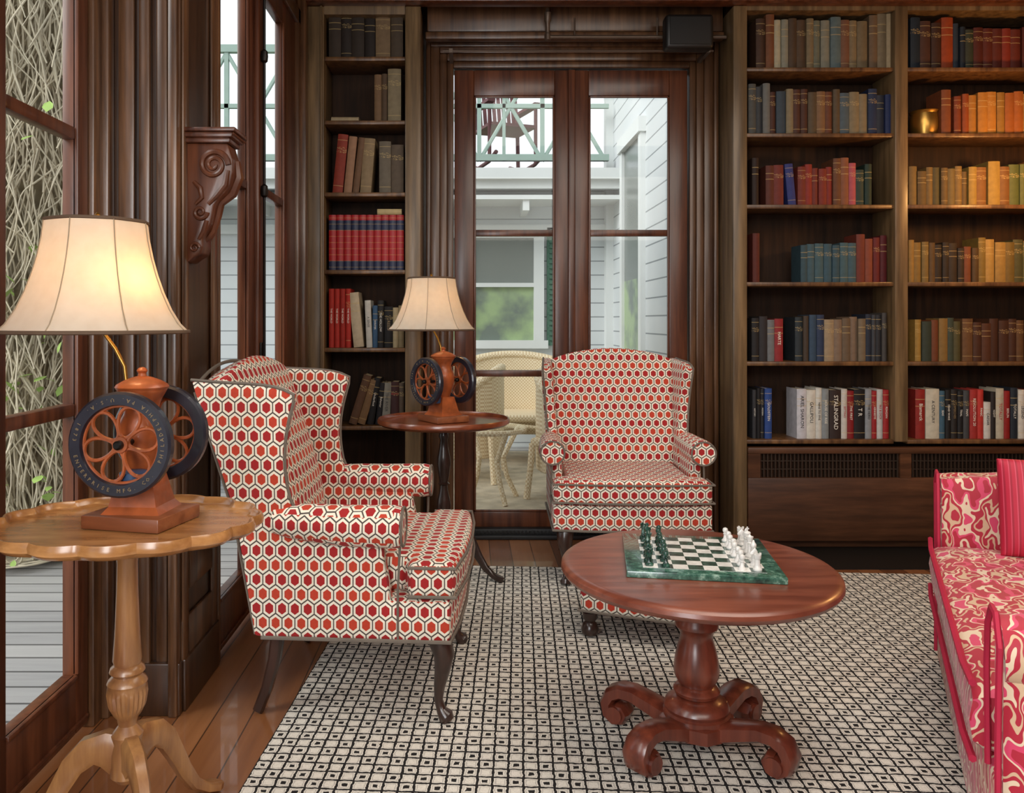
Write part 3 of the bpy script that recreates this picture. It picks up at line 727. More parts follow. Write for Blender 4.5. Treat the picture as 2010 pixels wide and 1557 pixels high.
def piece(kind,mat):
    P={
    'pawn':[(.012,0),(.0125,.004),(.010,.007),(.007,.011),(.005,.022),(.0075,.026),(.005,.029),(.0085,.034),(.0092,.039),(.0075,.044),(.002,.047)],
    'rook':[(.0135,0),(.014,.005),(.010,.009),(.0085,.015),(.0078,.032),(.011,.036),(.0115,.048),(.008,.048),(.008,.043),(.001,.043)],
    'bishop':[(.0135,0),(.014,.005),(.010,.009),(.007,.014),(.0055,.034),(.009,.038),(.0055,.041),(.0095,.048),(.0088,.055),(.004,.062),(.003,.066),(.001,.068)],
    'queen':[(.0145,0),(.015,.005),(.011,.010),(.0075,.016),(.006,.042),(.010,.046),(.007,.049),(.011,.062),(.0118,.066),(.007,.066),(.004,.070),(.001,.073)],
    'king':[(.0145,0),(.015,.005),(.011,.010),(.008,.016),(.0065,.045),(.0105,.049),(.0075,.052),(.0115,.066),(.009,.070),(.003,.072),(.001,.073)],
    'knight':[(.0135,0),(.014,.005),(.010,.010),(.009,.014),(.010,.02),(.004,.022)]}
    b=B(); b.lathe(P[kind],20)
    if kind=='king': b.box(-.0018,.0018,-.0018,.0018,.072,.086); b.box(-.0055,.0055,-.0018,.0018,.078,.0815)
    if kind=='rook':
        for i in range(4):
            a=i*pi/2+.4; x,y=.0095*math.cos(a),.0095*math.sin(a); b.box(x-.003,x+.003,y-.003,y+.003,.047,.052)
    if kind=='knight':
        pr=[(-.008,.018),(.008,.018),(.006,.030),(.004,.036),(.013,.034),(.014,.040),(.008,.048),(.002,.054),(-.001,.058),(-.004,.053),(-.009,.044),(-.010,.030)]
        b.poly([Vector((x,-.005,z)) for x,z in pr],Vector((0,.010,0)),.002,2)
    return fin('chess_'+kind,b,mat,category='chess piece')
order=['rook','knight','bishop','queen','king','bishop','knight','rook']
R9=Matrix.Rotation(math.radians(-9),4,'Z')
for side,mat,cn_ in ((0,'dgreen','dark green'),(1,'gwhite','white')):
    cache={}
    def put(kind,cx_,cy_):
        loc=Vector((BX,BY,RZ+TZ+.0192))+ (R9@Vector((-.14+.04*cx_+random.uniform(-.003,.003),-.14+.04*cy_+random.uniform(-.003,.003),0)))
        if kind not in cache:
            o=piece(kind,mat); cache[kind]=o
        else:
            o=cache[kind].copy(); col.objects.link(o)
        o.location=loc; o.scale=(.88,.88,.88); o.rotation_euler=(0,0,math.radians(-9)+(pi if side else 0)); o['label']=cn_+' marble chess '+kind+' on the board'; o['group']=cn_+' chess pieces'
    for i in range(8):
        put(order[i],0 if side==0 else 7,i)
        put('pawn',1 if side==0 else 6,i)
# ------------------------------------------------------------ coffee-mill lamp
def thing_part(name,parent):
    e=bpy.data.objects.new(name,None); e.empty_display_size=.05; col.objects.link(e); e.parent=parent; return e
K=1.0
def petal_wheel(parent,yoff,zc):
    w=thing_part('flywheel',parent)
    rim=B(); rim.lathe([(.084*K,-.009),(.086*K,-.013),(.108*K,-.013),(.113*K,-.008),(.113*K,.008),(.108*K,.013),(.086*K,.013),(.084*K,.009),(.084*K,-.009)],48,(0,yoff,zc),Matrix.Rotation(pi/2,4,'X'))
    fs=[f for f in rim.bm.faces if len(f.verts)>4]; bmesh.ops.delete(rim.bm,geom=fs,context='FACES')
    fin('rim',rim,'navy',w)
    sp=B()
    sp.tube([(.083*K*math.cos(2*pi*i/40),yoff,zc+.083*K*math.sin(2*pi*i/40)) for i in range(40)],.004,6,closed=True)
    for k in range(6):
        a0=k*pi/3+.2; pts=[]
        for i in range(20):
            t=2*pi*i/20; r=K*(.049-.034*math.cos(t)); q=K*.023*math.sin(t)*(1.0-.25*math.cos(t))
            x=r*math.cos(a0)-q*math.sin(a0); z=r*math.sin(a0)+q*math.cos(a0); pts.append((x,yoff,zc+z))
        sp.tube(pts,.0042,6,closed=True)
    sp.lathe([(.017,-.008),(.019,0),(.017,.008)],16,(0,yoff,zc),Matrix.Rotation(pi/2,4,'X'))
    fin('spokes',sp,'rust',w)
    fin('hub',B().lathe([(.006,-.022),(.010,-.018),(.010,.018),(.006,.022)],12,(0,yoff,zc),Matrix.Rotation(pi/2,4,'X')),'iron',w)
    return w
SOX=-.115; SZ=.014
def lamp():
    L=thing('table_lamp','table lamp made from an orange antique coffee mill with cream bell shade','lamp')
    fin('base_block',B().box(-.095,.095,-.082,.082,0,.030,.003),'lampblock',L,rot=(0,0,math.radians(-9)))
    b=B()
    for (w0,w1,z0,z1) in ((.066,.054,.030,.045),(.054,.038,.045,.115)):
        pts=[Vector((x*w0,y*w0*.9,z0)) for x,y in ((-1,-1),(1,-1),(1,1),(-1,1))]
        bm=b.bm; A=[bm.verts.new(p) for p in pts]; C=[bm.verts.new(Vector((x*w1,y*w1*.9,z1))) for x,y in ((-1,-1),(1,-1),(1,1),(-1,1))]
        bm.faces.new(A); bm.faces.new(C)
        for i in range(4): bm.faces.new((A[i],A[(i+1)%4],C[(i+1)%4],C[i]))
    b.lathe([(.030,.11),(.034,.13),(.042,.15),(.050,.175),(.052,.20),(.050,.225),(.040,.245),(.036,.26),(.040,.275),(.050,.292),(.054,.300),(.054,.304)],28)
    fin('body',b,'rust',L)
    fin('cup',B().lathe([(.022,.088),(.028,.09),(.030,.125),(.026,.127)],24,(0.01,-.058,0)),'blueenamel',L)
    fin('lid',B().lathe([(.056,.302),(.058,.306),(.054,.312),(.040,.320),(.022,.327),(.010,.330),(.008,.336),(.012,.342),(.008,.348),(.002,.350)],28),'rust',L,label='orange domed lid')
    fin('axle',B().tube([(0,-.105,.190),(0,.105,.190)],.007,10),'iron',L)
    petal_wheel(L,-.095,.190); petal_wheel(L,.095,.190)
    chars='ENTERPRISE MFG. CO.  PHILADELPHIA PA. U.S.A.  1873  '
    cu=bpy.data.curves.new('t','FONT'); letb=bmesh.new()
    for i,chh in enumerate(chars):
        if chh==' ': continue
        cu.body=chh; cu.size=.0115; cu.extrude=.0004; cu.align_x='CENTER'; cu.align_y='CENTER'; cu.resolution_u=1
        o=bpy.data.objects.new('t',cu); col.objects.link(o); bpy.context.view_layer.update()
        me=bpy.data.meshes.new_from_object(o.evaluated_get(bpy.context.evaluated_depsgraph_get())); bpy.data.objects.remove(o)
        a=-pi*.92+2*pi*i/len(chars)
        mt=Matrix(((1,0,0,0),(0,0,-1,-.1088),(0,1,0,.190),(0,0,0,1)))@Matrix.Rotation(a+pi/2,4,'Z')@Matrix.Translation((0,-.097*K,0))
        me.transform(mt); letb.from_mesh(me)
    me=bpy.data.meshes.new('lettering'); letb.to_mesh(me); letb.free(); me.materials.clear(); me.materials.append(M['lettergold'])
    t=bpy.data.objects.new('lettering',me); col.objects.link(t); t.parent=L
    ox,oy=SOX,.02; zb_=.415+SZ; zt_=.665+SZ
    fin('stem',B().tube([(-.050,.03,.03),(-.060,.035,.12),(-.058,.035,.22),(-.050,.03,.30),(-.055,.028,.35),(-.075,.025,.39),(ox+.012,oy,.43),(ox,oy,.47),(ox,oy,zt_+.005)],.0045,10),'brass',L)
    fin('bulb',B().lathe([(.012,.48),(.014,.50),(.03,.54),(.033,.56),(.028,.585),(.01,.60)],20,(ox,oy,0)),'bulb',L)
    prof=[(.206,0),(.188,.018),(.168,.05),(.150,.09),(.136,.13),(.125,.17),(.117,.21),(.112,.25)]
    b=B(); bm=b.bm; seg=64; n=8; rings=[]
    def rad(a,r): 
        q=(a%(2*pi/n))-pi/n; return r*(0.45+0.55*math.cos(pi/n)/math.cos(q))
    for r,z in prof:
        rings.append([bm.verts.new((ox+rad(2*pi*i/seg,r)*math.cos(2*pi*i/seg),oy+rad(2*pi*i/seg,r)*math.sin(2*pi*i/seg),zb_+z)) for i in range(seg)])
    for k in range(len(rings)-1):
        for i in range(seg): bm.faces.new((rings[k][i],rings[k][(i+1)%seg],rings[k+1][(i+1)%seg],rings[k+1][i]))
    fin('lamp_shade',b,'shade',L,ang=60)
    tr=B()
    for r,z,tt in ((.206,0,.0045),(.112,.25,.004)):
        tr.tube([(ox+rad(2*pi*i/seg,r)*math.cos(2*pi*i/seg),oy+rad(2*pi*i/seg,r)*math.sin(2*pi*i/seg),zb_+z) for i in range(seg)],tt,6,closed=True)
    fin('shade_trim',tr,'trim',L,label='brown shade trim')
    tr=B()
    for k in range(n):
        a=2*pi*k/n; tr.tube([(ox+(rad(a,r)+.001)*math.cos(a),oy+(rad(a,r)+.001)*math.sin(a),zb_+z) for r,z in prof],.0013,5)
    fin('shade_seam',tr,'seam',L,label='light tan seams of the shade panels')
    sp=B()
    for k in range(4):
        a=k*pi/2+.3; sp.tube([(ox,oy,zt_-.004),(ox+.105*math.cos(a),oy+.105*math.sin(a),zt_-.002)],.0015,5)
    sp.lathe([(.004,zt_),(.008,zt_+.004),(.004,zt_+.010),(.007,zt_+.017),(.001,zt_+.024)],12,(ox,oy,0))
    fin('finial',sp,'brass',L)
    return L,(ox,oy,.555)
t=NT('warm_bulb'); t.b.inputs['Emission Color'].default_value=(1,.72,.38,1); t.b.inputs['Emission Strength'].default_value=4; t.base((1,.8,.5,1)); M['bulb']=t.m
M['trim']=plain('shade_trim_braid','#5f4a38',.8)
M['seam']=plain('shade_seam_braid','#a08c72',.8)
LT=.745
lp,off=lamp(); LX,LY=-.735,1.835
lp.location=(LX,LY,LT+.001); lp.rotation_euler=(0,0,math.radians(-4))
lp2=copy_thing(lp,(wx(870,3.85),3.85,.7275),math.radians(-50)); lp2.scale=(1.03,1.03,1.0)
lp['label']='orange coffee-mill lamp with cream bell shade on the scalloped table'
lp2['label']='orange coffee-mill lamp with glowing cream shade on the slender table'
lp['group']=lp2['group']='matching coffee mill lamps'
def light(name,kind,loc,energy,color,size=.1,rot=(0,0,0),parent=None,sy=None):
    l=bpy.data.lights.new(name,kind); l.energy=energy; l.color=color
    if kind=='AREA':
        l.size=size
        if sy: l.shape='RECTANGLE'; l.size_y=sy
    elif kind in('POINT','SPOT'): l.shadow_soft_size=size
    o=bpy.data.objects.new(name,l); col.objects.link(o); o.location=loc; o.rotation_euler=rot
    if parent: o.parent=parent
    return o
light('bulb_light','POINT',(off[0]+.075,off[1]-.03,off[2]-.02),.7,(1,.60,.28),.03,parent=lp)
light('bulb_light','POINT',(off[0],off[1],off[2]-.02),9.5,(1,.50,.17),.03,parent=lp2)
# ------------------------------------------------------------ tripod side tables
def tripod_table(name,label,loc,top_rx,top_ry,h,scallop,mtop,mleg,col_prof,foot_r,angs,rot=0,legw=.03):
    T=thing(name,label,'side table',(loc[0],loc[1],0),rot)
    b=B(); bm=b.bm; seg=192; 
    prof=[(.10,h-.030,0),(.86,h-.028,0),(.95,h-.022,1),(.995,h-.012,1),(1.0,h-.001,1),(.985,h+.009,1),(.968,h+.008,1),(.95,h-.004,1),(.925,h-.008,1),(.88,h-.008,0),(.05,h-.008,0)]
    rings=[]
    for r,z,s in prof:
        rg=[]
        for i in range(seg):
            a=2*pi*i/seg; k=1+ (scallop*(abs(math.sin(a*8))-.5) if s else 0)
            rg.append(bm.verts.new((r*top_rx*k*math.cos(a),r*top_ry*k*math.sin(a),z)))
        rings.append(rg)
    for k in range(len(rings)-1):
        for i in range(seg): bm.faces.new((rings[k][i],rings[k][(i+1)%seg],rings[k+1][(i+1)%seg],rings[k+1][i]))
    bm.faces.new(list(reversed(rings[0]))); bm.faces.new(rings[-1])
    fin('tabletop',b,mtop,T)
    fin('column',B().lathe(col_prof,48),mleg,T)
    for ang in angs:
        a=math.radians(ang); dr=Vector((math.cos(a),math.sin(a),0)); sd=Vector((-math.sin(a),math.cos(a),0))
        k=foot_r/.30
        pr=[(.015,.235),(.05,.250),(.085,.245),(.12,.215),(.150,.165),(.180,.110),(.215,.060),(.255,.030),(.285,.020),(.305,.014)]
        b=B(); b.rect([dr*(r*k)+Vector((0,0,z)) for r,z in pr],sd,[legw*1.1,legw*1.1,legw,legw*.9,legw*.8,legw*.8,legw*.8,legw*1.0,legw*1.5,legw*1.0],[.09,.075,.060,.050,.042,.036,.030,.024,.024,.02])
        fin('leg',b,mleg,T)
    return T
prof=[(.03,.715),(.05,.70),(.05,.69),(.024,.682),(.022,.66),(.023,.60),(.027,.50),(.031,.445),(.028,.435),(.036,.428),(.038,.420),(.030,.412),(.040,.402),(.043,.395),(.041,.390),(.041,.385,.03),(.042,.37,.04),(.038,.345,.05),(.029,.325,.04),(.022,.315),(.019,.300),(.028,.288),(.034,.280),(.030,.262),(.034,.24),(.036,.19),(.022,.175)]
tripod_table('side_table','golden maple side table with scalloped oval top and tripod base',(-.762,1.82),.291,.24,LT+.008,.055,'maple','maplev',prof,.29,(66,186,306),0,.036)
prof2=[(.03,.700),(.06,.69),(.06,.68),(.02,.67),(.024,.655),(.018,.64),(.022,.60),(.030,.56),(.034,.53),(.026,.47),(.020,.44),(.028,.432),(.018,.425),(.020,.40),(.030,.36),(.034,.33),(.030,.30),(.034,.285),(.028,.27),(.030,.19),(.02,.175)]
tripod_table('side_table','cherry side table with round top, turned column and tripod legs',(wx(871,3.85),3.85),.312,.30,.734,.0,'cherry','darkleg',prof2,.30,(-25,95,215),0,.028)
# ------------------------------------------------------------ corbel bracket
cb=thing('wall_bracket','carved dark mahogany scroll bracket shelf mounted on the wall pilaster','bracket',(XP+.002,2.575,.012))
def sc(pts): return [Vector((x,-.045,z)) for x,z in pts]
b=B(); pr=[(0,1.74),(.135,1.74),(.14,1.72),(.150,1.69),(.150,1.65),(.142,1.61),(.125,1.585),(.105,1.565),(.092,1.545),(.088,1.52),(.082,1.49),(.066,1.465),(.055,1.445),(.058,1.42),(.05,1.395),(.03,1.385),(.012,1.37),(0,1.37)]
b.poly(sc(pr),Vector((0,.09,0)),.006,2); fin('bracket_body',b,'mahog',cb)
b=B(); b.box(0,.165,-.072,.072,1.772,1.785,.004).box(0,.155,-.065,.065,1.755,1.772,.005).box(0,.145,-.057,.057,1.74,1.756,.004)
for i in range(14): 
    y=-.065+i*.010; b.lathe([(.001,-.004),(.004,0),(.001,.004)],6,(.158,y,1.765))
fin('shelf',b,'mahog',cb)
b=B()
def spiral(cx_,cz,r0,turns,s,y,th):
    pts=[];rr=[]
    n=int(20*turns)
    for i in range(n+1):
        a=2*pi*turns*i/n; r=r0*(1-.85*i/n); pts.append((cx_+r*math.cos(a*s),y,cz+r*math.sin(a*s))); rr.append(th*(1-.5*i/n))
    b.tube(pts,rr,8)
for y in (-.047,.047):
    spiral(.092,1.672,.046,2.0,1,y,.010); spiral(.050,1.525,.022,1.5,-1,y,.008); spiral(.032,1.415,.016,1.4,1,y,.006)
    b.tube([(.135,y,1.655),(.128,y,1.61),(.10,y,1.575),(.075,y,1.55)],[.008,.010,.009,.006],8)
    b.tube([(.03,y,1.62),(.05,y,1.60),(.055,y,1.57),(.035,y,1.55)],[.006,.009,.008,.005],8)
    b.tube([(.07,y,1.50),(.06,y,1.465),(.045,y,1.44)],[.007,.008,.005],8)
b.tube([(.15,0,1.69),(.155,0,1.64),(.135,0,1.59),(.10,0,1.56),(.09,0,1.52),(.075,0,1.47),(.05,0,1.44)],[.012,.018,.018,.014,.014,.012,.008],8)
fin('scroll_carving',b,'mahog',cb)
# ------------------------------------------------------------ speaker, pipe, sprinkler
d=4.235
sp_=thing('speaker','small black wall speaker mounted above the glazed door','speaker')
b=B().box(wx(1307,d),wx(1402,d),d,4.325,wz(94,d),wz(26,d),.02,3).box(wx(1345,d),wx(1365,d),4.32,4.40,wz(50,d),wz(38,d))
fin('cabinet',b,'black',sp_)
fin('grille',B().box(wx(1315,d),wx(1394,d),d-.006,d+.002,wz(87,d),wz(33,d),.003),plain('speaker_mesh','#1a1817',.8,0,.3,300),sp_)
pp=thing('sprinkler_pipe','grey-brown fire sprinkler pipe with hanging brass sprinkler head','pipe')
yp=4.348
b=B(); zp=wz(73,yp); b.tube([(wx(1075,yp),yp,zp),(wx(1425,yp),yp,zp)],.011,10).tube([(wx(870,yp),yp,wz(100,yp)),(wx(1400,yp),yp,wz(100,yp))],.006,8)
for px in (1128,1290): b.tube([(wx(px,yp),yp,zp-.012),(wx(px,yp),yp,wz(35,yp))],.005,8)
for px in (885,1390): b.box(wx(px,yp)-.01,wx(px,yp)+.01,yp-.008,4.55,wz(104,yp),wz(96,yp))
fin('pipe',b,'pipe',pp)
b=B().lathe([(.010,zp-.02),(.017,zp-.015),(.017,zp+.015),(.012,zp+.02),(.012,wz(45,yp)),(.018,wz(42,yp)),(.018,wz(25,yp)),(.010,wz(22,yp)),(.010,wz(16,yp))],16,(wx(1075,yp),yp,0))
fin('sprinkler_head',b,'pipe',pp)
# ------------------------------------------------------------ sofa
SX,SY=1.055,1.65
so=thing('sofa','crimson sofa with cream and pink damask pattern and red piping','sofa',(SX,SY,RZ),math.radians(-26))
SL=1.22
b=B(); b.box(.0,.78,-.14,SL+.14,.01,.30,.012,2); fin('base',b,'damask',so)
b=B()
b.pillow(lambda u,v:(-.035+.66*u,.004+(SL-.008)*v,.375+.015*math.sin(pi*u)*math.sin(pi*v)),16,24,.085,7); fin('seat_cushion',b,'damask',so)
b=B(); b.pillow(lambda u,v:(.62+.08*v+.03*u*0,-.10+(SL+.2)*u,.30+.58*v),24,16,.10,6); fin('backrest',b,'damask',so)
for y0,sg in ((0,-1),(SL,1)):
    b=B()
    zl=.03 if sg<0 else 0
    def A(u,v,y0=y0,sg=sg,zl=zl):
        top=.655-zl+.05*u+.02*math.sin(pi*u)
        return (.0+.74*u,y0+sg*(.075+.01*v*v),.05+v*(top-.05))
    b.pillow(A,18,20,.072,8)
    b.tube([(x,y0+sg*.105,.60-zl+.06*x) for x in (.005,.05,.3,.6,.72)],[.062,.066,.066,.064,.06],18)
    fin('arm',b,'damask',so)
pip=B()
pip.tube([(-.03,.0,.455)]+[(-.036,SL*i/10,.452) for i in range(1,10)]+[(-.03,SL,.455)],.008,6)
pip.tube([(-.03,.0,.30)]+[(-.036,SL*i/10,.30) for i in range(1,10)]+[(-.03,SL,.30)],.008,6)
for y0,sg,zl in ((0,-1,.03),(SL,1,0)):
    pip.tube([(-.004,y0+sg*.006,.30),(-.006,y0+sg*.004,.5),(-.006,y0+sg*.02,.62-zl),(-.004,y0+sg*.06,.665-zl),(-.004,y0+sg*.12,.668-zl),(-.004,y0+sg*.168,.62-zl),(-.004,y0+sg*.155,.55-zl),(-.004,y0+sg*.145,.40),(-.004,y0+sg*.145,.03)],.006,6)
fin('piping',pip,'redpiping',so)
cu_=B(); cu_.pillow(lambda u,v:((u-.5)*.40,0,(v-.5)*.30),16,16,.060,2.6)
c1,s1=math.cos(math.radians(-26)),math.sin(math.radians(-26))
lx,ly=.35,SL-.115
cu_o=fin('throw_pillow',cu_,'stripe',loc=(SX+c1*lx-s1*ly,SY+s1*lx+c1*ly,.615),rot=(math.radians(-14),0,math.radians(-24)),category='pillow',label='red striped throw pillow leaning on the sofa arm')
# ------------------------------------------------------------ rug
b=B(); b.box(0,3.2,-3.9,0,0,.005); 
fin('rug',b,'rug',loc=(-.46,4.01,.0006),rot=(0,0,math.radians(-3.6)),smooth=False,category='rug',label='cream woven area rug with dark brown grid of small squares')
# ------------------------------------------------------------ exterior
fin('porch_deck',B().box(-7,-1.24,-3,12,-.12,-.04).box(-1.24,-.94,2.6,12,-.12,-.04).box(-.94,4,4.68,12,-.12,-.04),'deck',smooth=False,category='deck',label='weathered grey wooden porch deck outside the doors')
fin('outdoor_ground',B().box(-40,40,-20,60,-.6,-.5),plain('grass_ground','#7c8a5a',.9),smooth=False,category='ground',label='grassy ground beyond the porch')
fb=thing('neighboring_building','white clapboard house wing with porch roof and window','building')
Y8=8.0; zf=-.038
fin('house_wall',B().box(-7,1.4,Y8,Y8+.2,zf,2.55),'siding',fb,smooth=False)
fin('side_wall',B().box(1.4,1.6,4.70,Y8+.2,zf,5.5),'siding',fb,smooth=False)
b=B(); b.box(1.33,1.42,Y8-.12,Y8+.02,zf,5.5)
wX0,wX1,wZ0,wZ1=wx(925,Y8),wx(1047,Y8),wz(668,Y8),wz(468,Y8)
for (a,c,e,f) in ((wX0-.5,wX1+.1,wZ1,wZ1+.12),(wX0-.5,wX1+.14,wZ0-.08,wZ0),(wX1,wX1+.1,wZ0,wZ1),(wX0-.5,wX1,1.53,1.57),(wX0-.06,wX0-.0,wZ0,wZ1)): b.box(a,c,Y8-.06,Y8,e,f)
b.box(-7,1.4,Y8-.5,Y8-.44,2.42,2.56); b.box(-7,1.4,Y8-.56,Y8-.5,2.50,2.60)
b.box(-7,1.4,Y8-.5,Y8,2.32,2.36)
for i in range(14): 
    x=-5+i*.5; b.box(x,x+.06,Y8-.48,Y8,2.22,2.34)
b.box(-7,1.4,Y8-.05,Y8,2.05,2.14)
for y0,y1 in ((6.55,7.25),):
    for z0,z1 in ((.7,2.7),): b.box(1.36,1.4,y0-.1,y0,z0,z1).box(1.36,1.4,y1,y1+.1,z0,z1).box(1.34,1.4,y0-.12,y1+.12,z1,z1+.12).box(1.34,1.4,y0-.12,y1+.12,z0-.08,z0)
fin('trim_boards',b,'white',fb,smooth=False)
fin('window_glass',B().box(wX0-.5,wX1,Y8-.02,Y8-.01,wZ0,wZ1).box(1.385,1.395,6.55,7.25,.7,2.7),'extglass',fb,smooth=False)
b=B(); x0=wX1+.13; b.box(x0,x0+.2,Y8-.05,Y8,wZ0-.05,wZ1+.1)
for i in range(22): b.box(x0+.02,x0+.18,Y8-.065,Y8-.05,wZ0+i*.05,wZ0+i*.05+.03)
fin('shutter',b,'shutter',fb,smooth=False)
fin('roof',B().poly([Vector((-7,Y8-.55,2.60)),Vector((-7,Y8+.3,2.74)),Vector((-7,Y8+.3,2.70)),Vector((-7,Y8-.55,2.56))],Vector((8.4,0,0))),'shingle',fb,smooth=False)
fin('porch_low_wall',B().box(-6.5,-2.0,5.75,5.85,zf,.95),'siding',smooth=False,category='wall',label='low white clapboard porch wall behind the vines')
rl=B(); yR=7.75; z0,z1=2.72,3.75
rl.box(-3,1.33,yR-.03,yR+.03,z0,z0+.06).box(-3,1.33,yR-.03,yR+.03,z1,z1+.07).box(-3,1.33,yR-.02,yR+.02,3.22,3.26)
x=-2.9
while x<1.3:
    rl.box(x-.02,x+.02,yR-.02,yR+.02,z0,z1)
    for (a,c,e,f) in ((x,z0,x+.6,z1),(x,z1,x+.6,z0)):
        if e<1.33: rl.rect([(a,yR,c),(e,yR,f)],(0,1,0),.03,.035)
    x+=.6
for xx in (.05,.65): rl.box(xx+.27,xx+.30,yR-.02,yR+.02,z0,z1)
fin('balcony_railing',rl,'trimgreen',smooth=False,category='railing',label='pale green balcony railing with crossed diagonal braces')
rk=thing('rocking_chair','maroon slatted rocking chair on the upper balcony','chair',(wx(990,8.35),8.35,2.76),math.radians(20))
b=B()
for sx in (-.25,.25):
    b.tube([(sx,-.4,.08),(sx,-.2,.02),(sx,.1,.0),(sx,.45,.1)],.02,8); b.tube([(sx,-.22,.02),(sx,-.22,.62)],.02,8); b.tube([(sx,.22,.02),(sx,.24,.4),(sx,.36,1.1)],.022,8); b.box(sx-.04,sx+.04,-.28,.28,.60,.63)
fin('frame',b,'maroon',rk)
b=B(); b.box(-.25,.25,-.24,.24,.38,.41)
for i in range(9): b.poly([Vector((-.23+i*.054,.24,.42)),Vector((-.195+i*.054,.24,.42)),Vector((-.195+i*.054,.26,.42)),Vector((-.23+i*.054,.26,.42))],Vector((0,.11,.62)))
b.tube([(-.27,.36,1.08),(.27,.36,1.08)],.035,8); fin('seat_slats',b,'maroon',rk)
def wicker(name,label,loc,rot,W,Dp,hb,ha):
    T=thing(name,label,'chair' if name!='wicker_sofa' else 'sofa',loc,rot)
    b=B()
    def P(u,v):
        th=(u-.5)*2*math.radians(118); x=W/2*math.sin(th)/math.sin(pi/2) if abs(th)<pi/2 else math.copysign(W/2,th)
        y=Dp*.45*math.cos(th)
        k=max(0,math.cos(th*.75)); top=ha+(hb-ha)*k**1.5
        return (x,y,.18+v*(top-.18))
    b.pillow(P,28,10,.022,8)
    b.tube([Vector(P(i/28,1.0)) for i in range(29)],.035,10)
    fin('woven_back',b,'wicker',T)
    fin('seat',B().box(-W/2+.02,W/2-.02,-Dp*.45,Dp*.4,.36,.42,.02,3),'wicker',T)
    for sx in (-1,1):
        for sy in (-1,1):
            fin('leg',B().tube([(sx*(W/2-.04),sy*Dp*.38,.38),(sx*(W/2-.03),sy*Dp*.40,.2),(sx*(W/2-.01),sy*Dp*.43,.0)],[.025,.022,.025],8),'wicker',T)
    fin('apron',B().tube([(-W/2+.05,-Dp*.44,.26),(0,-Dp*.44,.33),(W/2-.05,-Dp*.44,.26)],.018,8),'wicker',T)
    return T
zd=-.028
wicker('wicker_sofa','pale wicker sofa on the porch by the white wall',(wx(1010,7.25),7.25,zd),0,1.3,.62,.92,.58)
wicker('wicker_chair','pale wicker armchair on the porch beside the glass-topped table',(.78,5.75,zd),math.radians(60),.62,.62,.86,.58)
wicker('wicker_chair','pale wicker armchair on the porch with its back to the window',(-.02,6.45,zd),math.radians(-100),.62,.62,.86,.60)
wt=thing('wicker_table','round wicker table with glass top on the porch','table',(wx(958,5.6),5.6,zd))
fin('tabletop',B().lathe([(.25,.50),(.26,.505),(.26,.515),(.02,.517)],40),'glass',wt)
fin('rim',B().tube([(.25*math.cos(2*pi*i/32),.25*math.sin(2*pi*i/32),.485) for i in range(32)],.018,8,closed=True),'wicker',wt)
for k in range(4):
    a=k*pi/2+.5; c_,s_=math.cos(a),math.sin(a)
    fin('leg',B().tube([(.24*c_,.24*s_,.48),(.12*c_,.12*s_,.28),(.15*c_,.15*s_,.15),(.23*c_,.23*s_,.0)],.018,8),'wicker',wt)
fin('outdoor_rug',B().box(-.5,1.3,5.1,7.7,-.0395,-.0295),plain('beige_outdoor_rug','#cfc1a8',.9,0,.3,9),smooth=False,category='rug',label='beige patterned outdoor rug on the porch')
# vines + trunk
random.seed(3)
TX,TY=-2.50,4.60
tk=B()
prof=[]
for i in range(24): prof.append((.36+.05*math.sin(i*1.3)+random.uniform(-.04,.04),zf+i*.2))
tk.lathe(prof,28,(TX,TY,0)); 
for v in tk.bm.verts: v.co+=Vector((random.uniform(-.04,.04),random.uniform(-.04,.04),0))
vt=fin('vine_covered_trunk',tk,'trunk',category='tree',label='thick tree trunk wrapped in bare climbing vines')
cu=bpy.data.curves.new('vine_stems','CURVE'); cu.dimensions='3D'; cu.bevel_depth=.005; cu.bevel_resolution=1; cu.resolution_u=4
for i in range(1900):
    a=random.uniform(-pi,.4); z=random.uniform(0,4.4); n=random.randint(5,9); pts=[]
    da=random.uniform(-.12,.12); r=.40+random.uniform(0,.22)
    for k in range(n):
        pts.append((TX+r*math.cos(a),TY+r*math.sin(a),max(z,0),1)); a+=da+random.uniform(-.14,.14); z-=random.uniform(.05,.24); r+=random.uniform(-.03,.04)
    sp=cu.splines.new('NURBS'); sp.points.add(n-1)
    for k,p in enumerate(pts): sp.points[k].co=p; sp.points[k].radius=random.uniform(.4,1.3)
    sp.use_endpoint_u=True; sp.order_u=4
cu.materials.append(M['vine'])
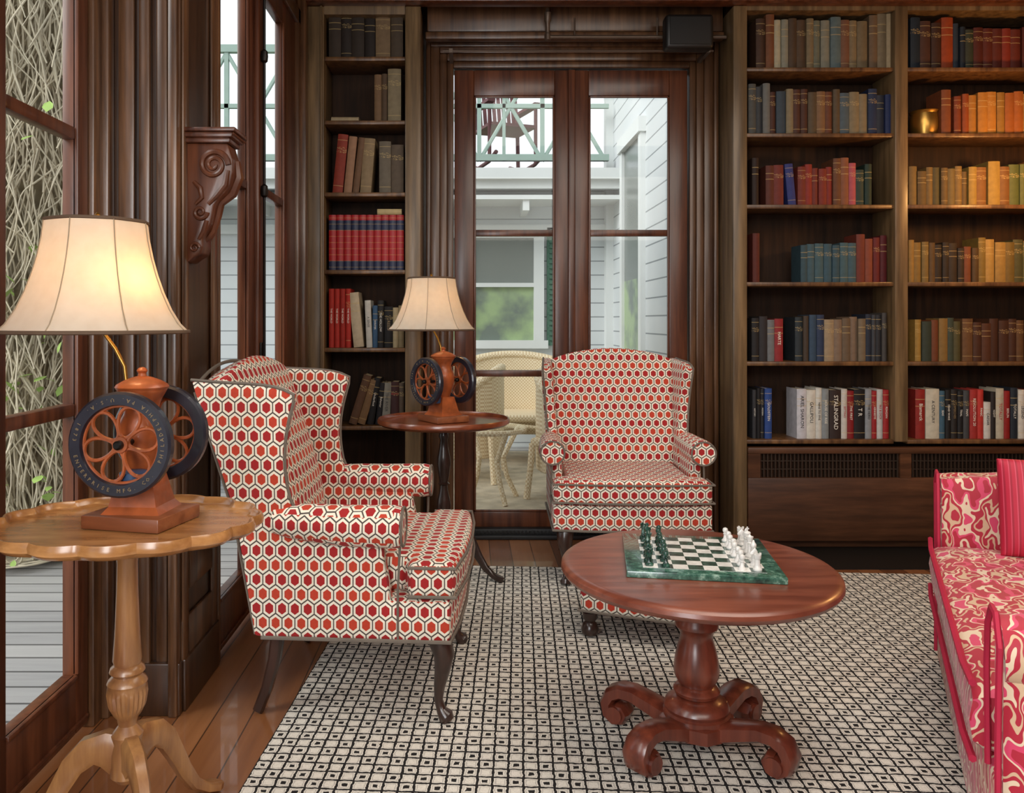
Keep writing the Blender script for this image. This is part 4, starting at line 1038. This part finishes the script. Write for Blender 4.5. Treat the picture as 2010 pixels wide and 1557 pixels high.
vo=bpy.data.objects.new('vine_stems',cu); col.objects.link(vo); vo.parent=vt; vo['kind']='stuff'; vo['label']='tangled bare pale vine stems'
lf=B(); bm=lf.bm
for i in range(460):
    a=random.uniform(-pi,.3); r=.60+random.uniform(0,.14); z=random.choice([random.uniform(0,1.6),random.uniform(0,1.6),random.uniform(0,4)]); c=Vector((TX+r*math.cos(a),TY+r*math.sin(a),z)); s=random.uniform(.02,.05)
    R=Matrix.Rotation(random.uniform(0,6.28),3,'Z')@Matrix.Rotation(random.uniform(-1,1.4),3,'X')
    vs=[bm.verts.new(c+R@Vector(p)*s) for p in ((0,-1,0),(.6,-.3,.1),(.5,.4,.1),(0,1,0),(-.5,.4,.1),(-.6,-.3,.1))]; bm.faces.new(vs)
lo=fin('leaves',lf,'leaf',vt,smooth=False,recalc=False); lo['kind']='stuff'
# ------------------------------------------------------------ lights / world
w=bpy.data.worlds.new('world'); scn.world=w; w.use_nodes=True
bg=w.node_tree.nodes['Background']; bg.inputs[0].default_value=(.90,.95,1,1); bg.inputs[1].default_value=1.05
sun=bpy.data.lights.new('daylight_sun','SUN'); sun.energy=2.2; sun.angle=math.radians(35); sun.color=(1,.98,.95)
so_=bpy.data.objects.new('daylight_sun',sun); col.objects.link(so_); so_.rotation_euler=Vector((.80,.50,-.62)).to_track_quat('-Z','Y').to_euler()
light('room_fill_light','AREA',(1.1,-1.0,2.85),120,(1,.92,.82),3.6,(math.radians(30),0,0),sy=2.2)  # added soft fill above and behind the camera, no real fixture
light('side_fill_light','AREA',(-1.04,-.9,1.5),90,(.96,.98,1),1.3,Vector((.45,.89,-.02)).to_track_quat('-Z','Y').to_euler(),sy=2.0)  # added area lamp at the unseen left window, strengthens the side light
light('ceiling_fill_light','AREA',(1.1,2.0,2.93),46,(1,.90,.78),1.8,(0,0,0))  # added overhead fill to brighten the interior, no real fixture
light('shelf_lamp','POINT',(2.85,3.80,1.95),22,(1,.50,.16),.06)
scn.view_settings.view_transform='Standard'
scn.view_settings.exposure=0.2
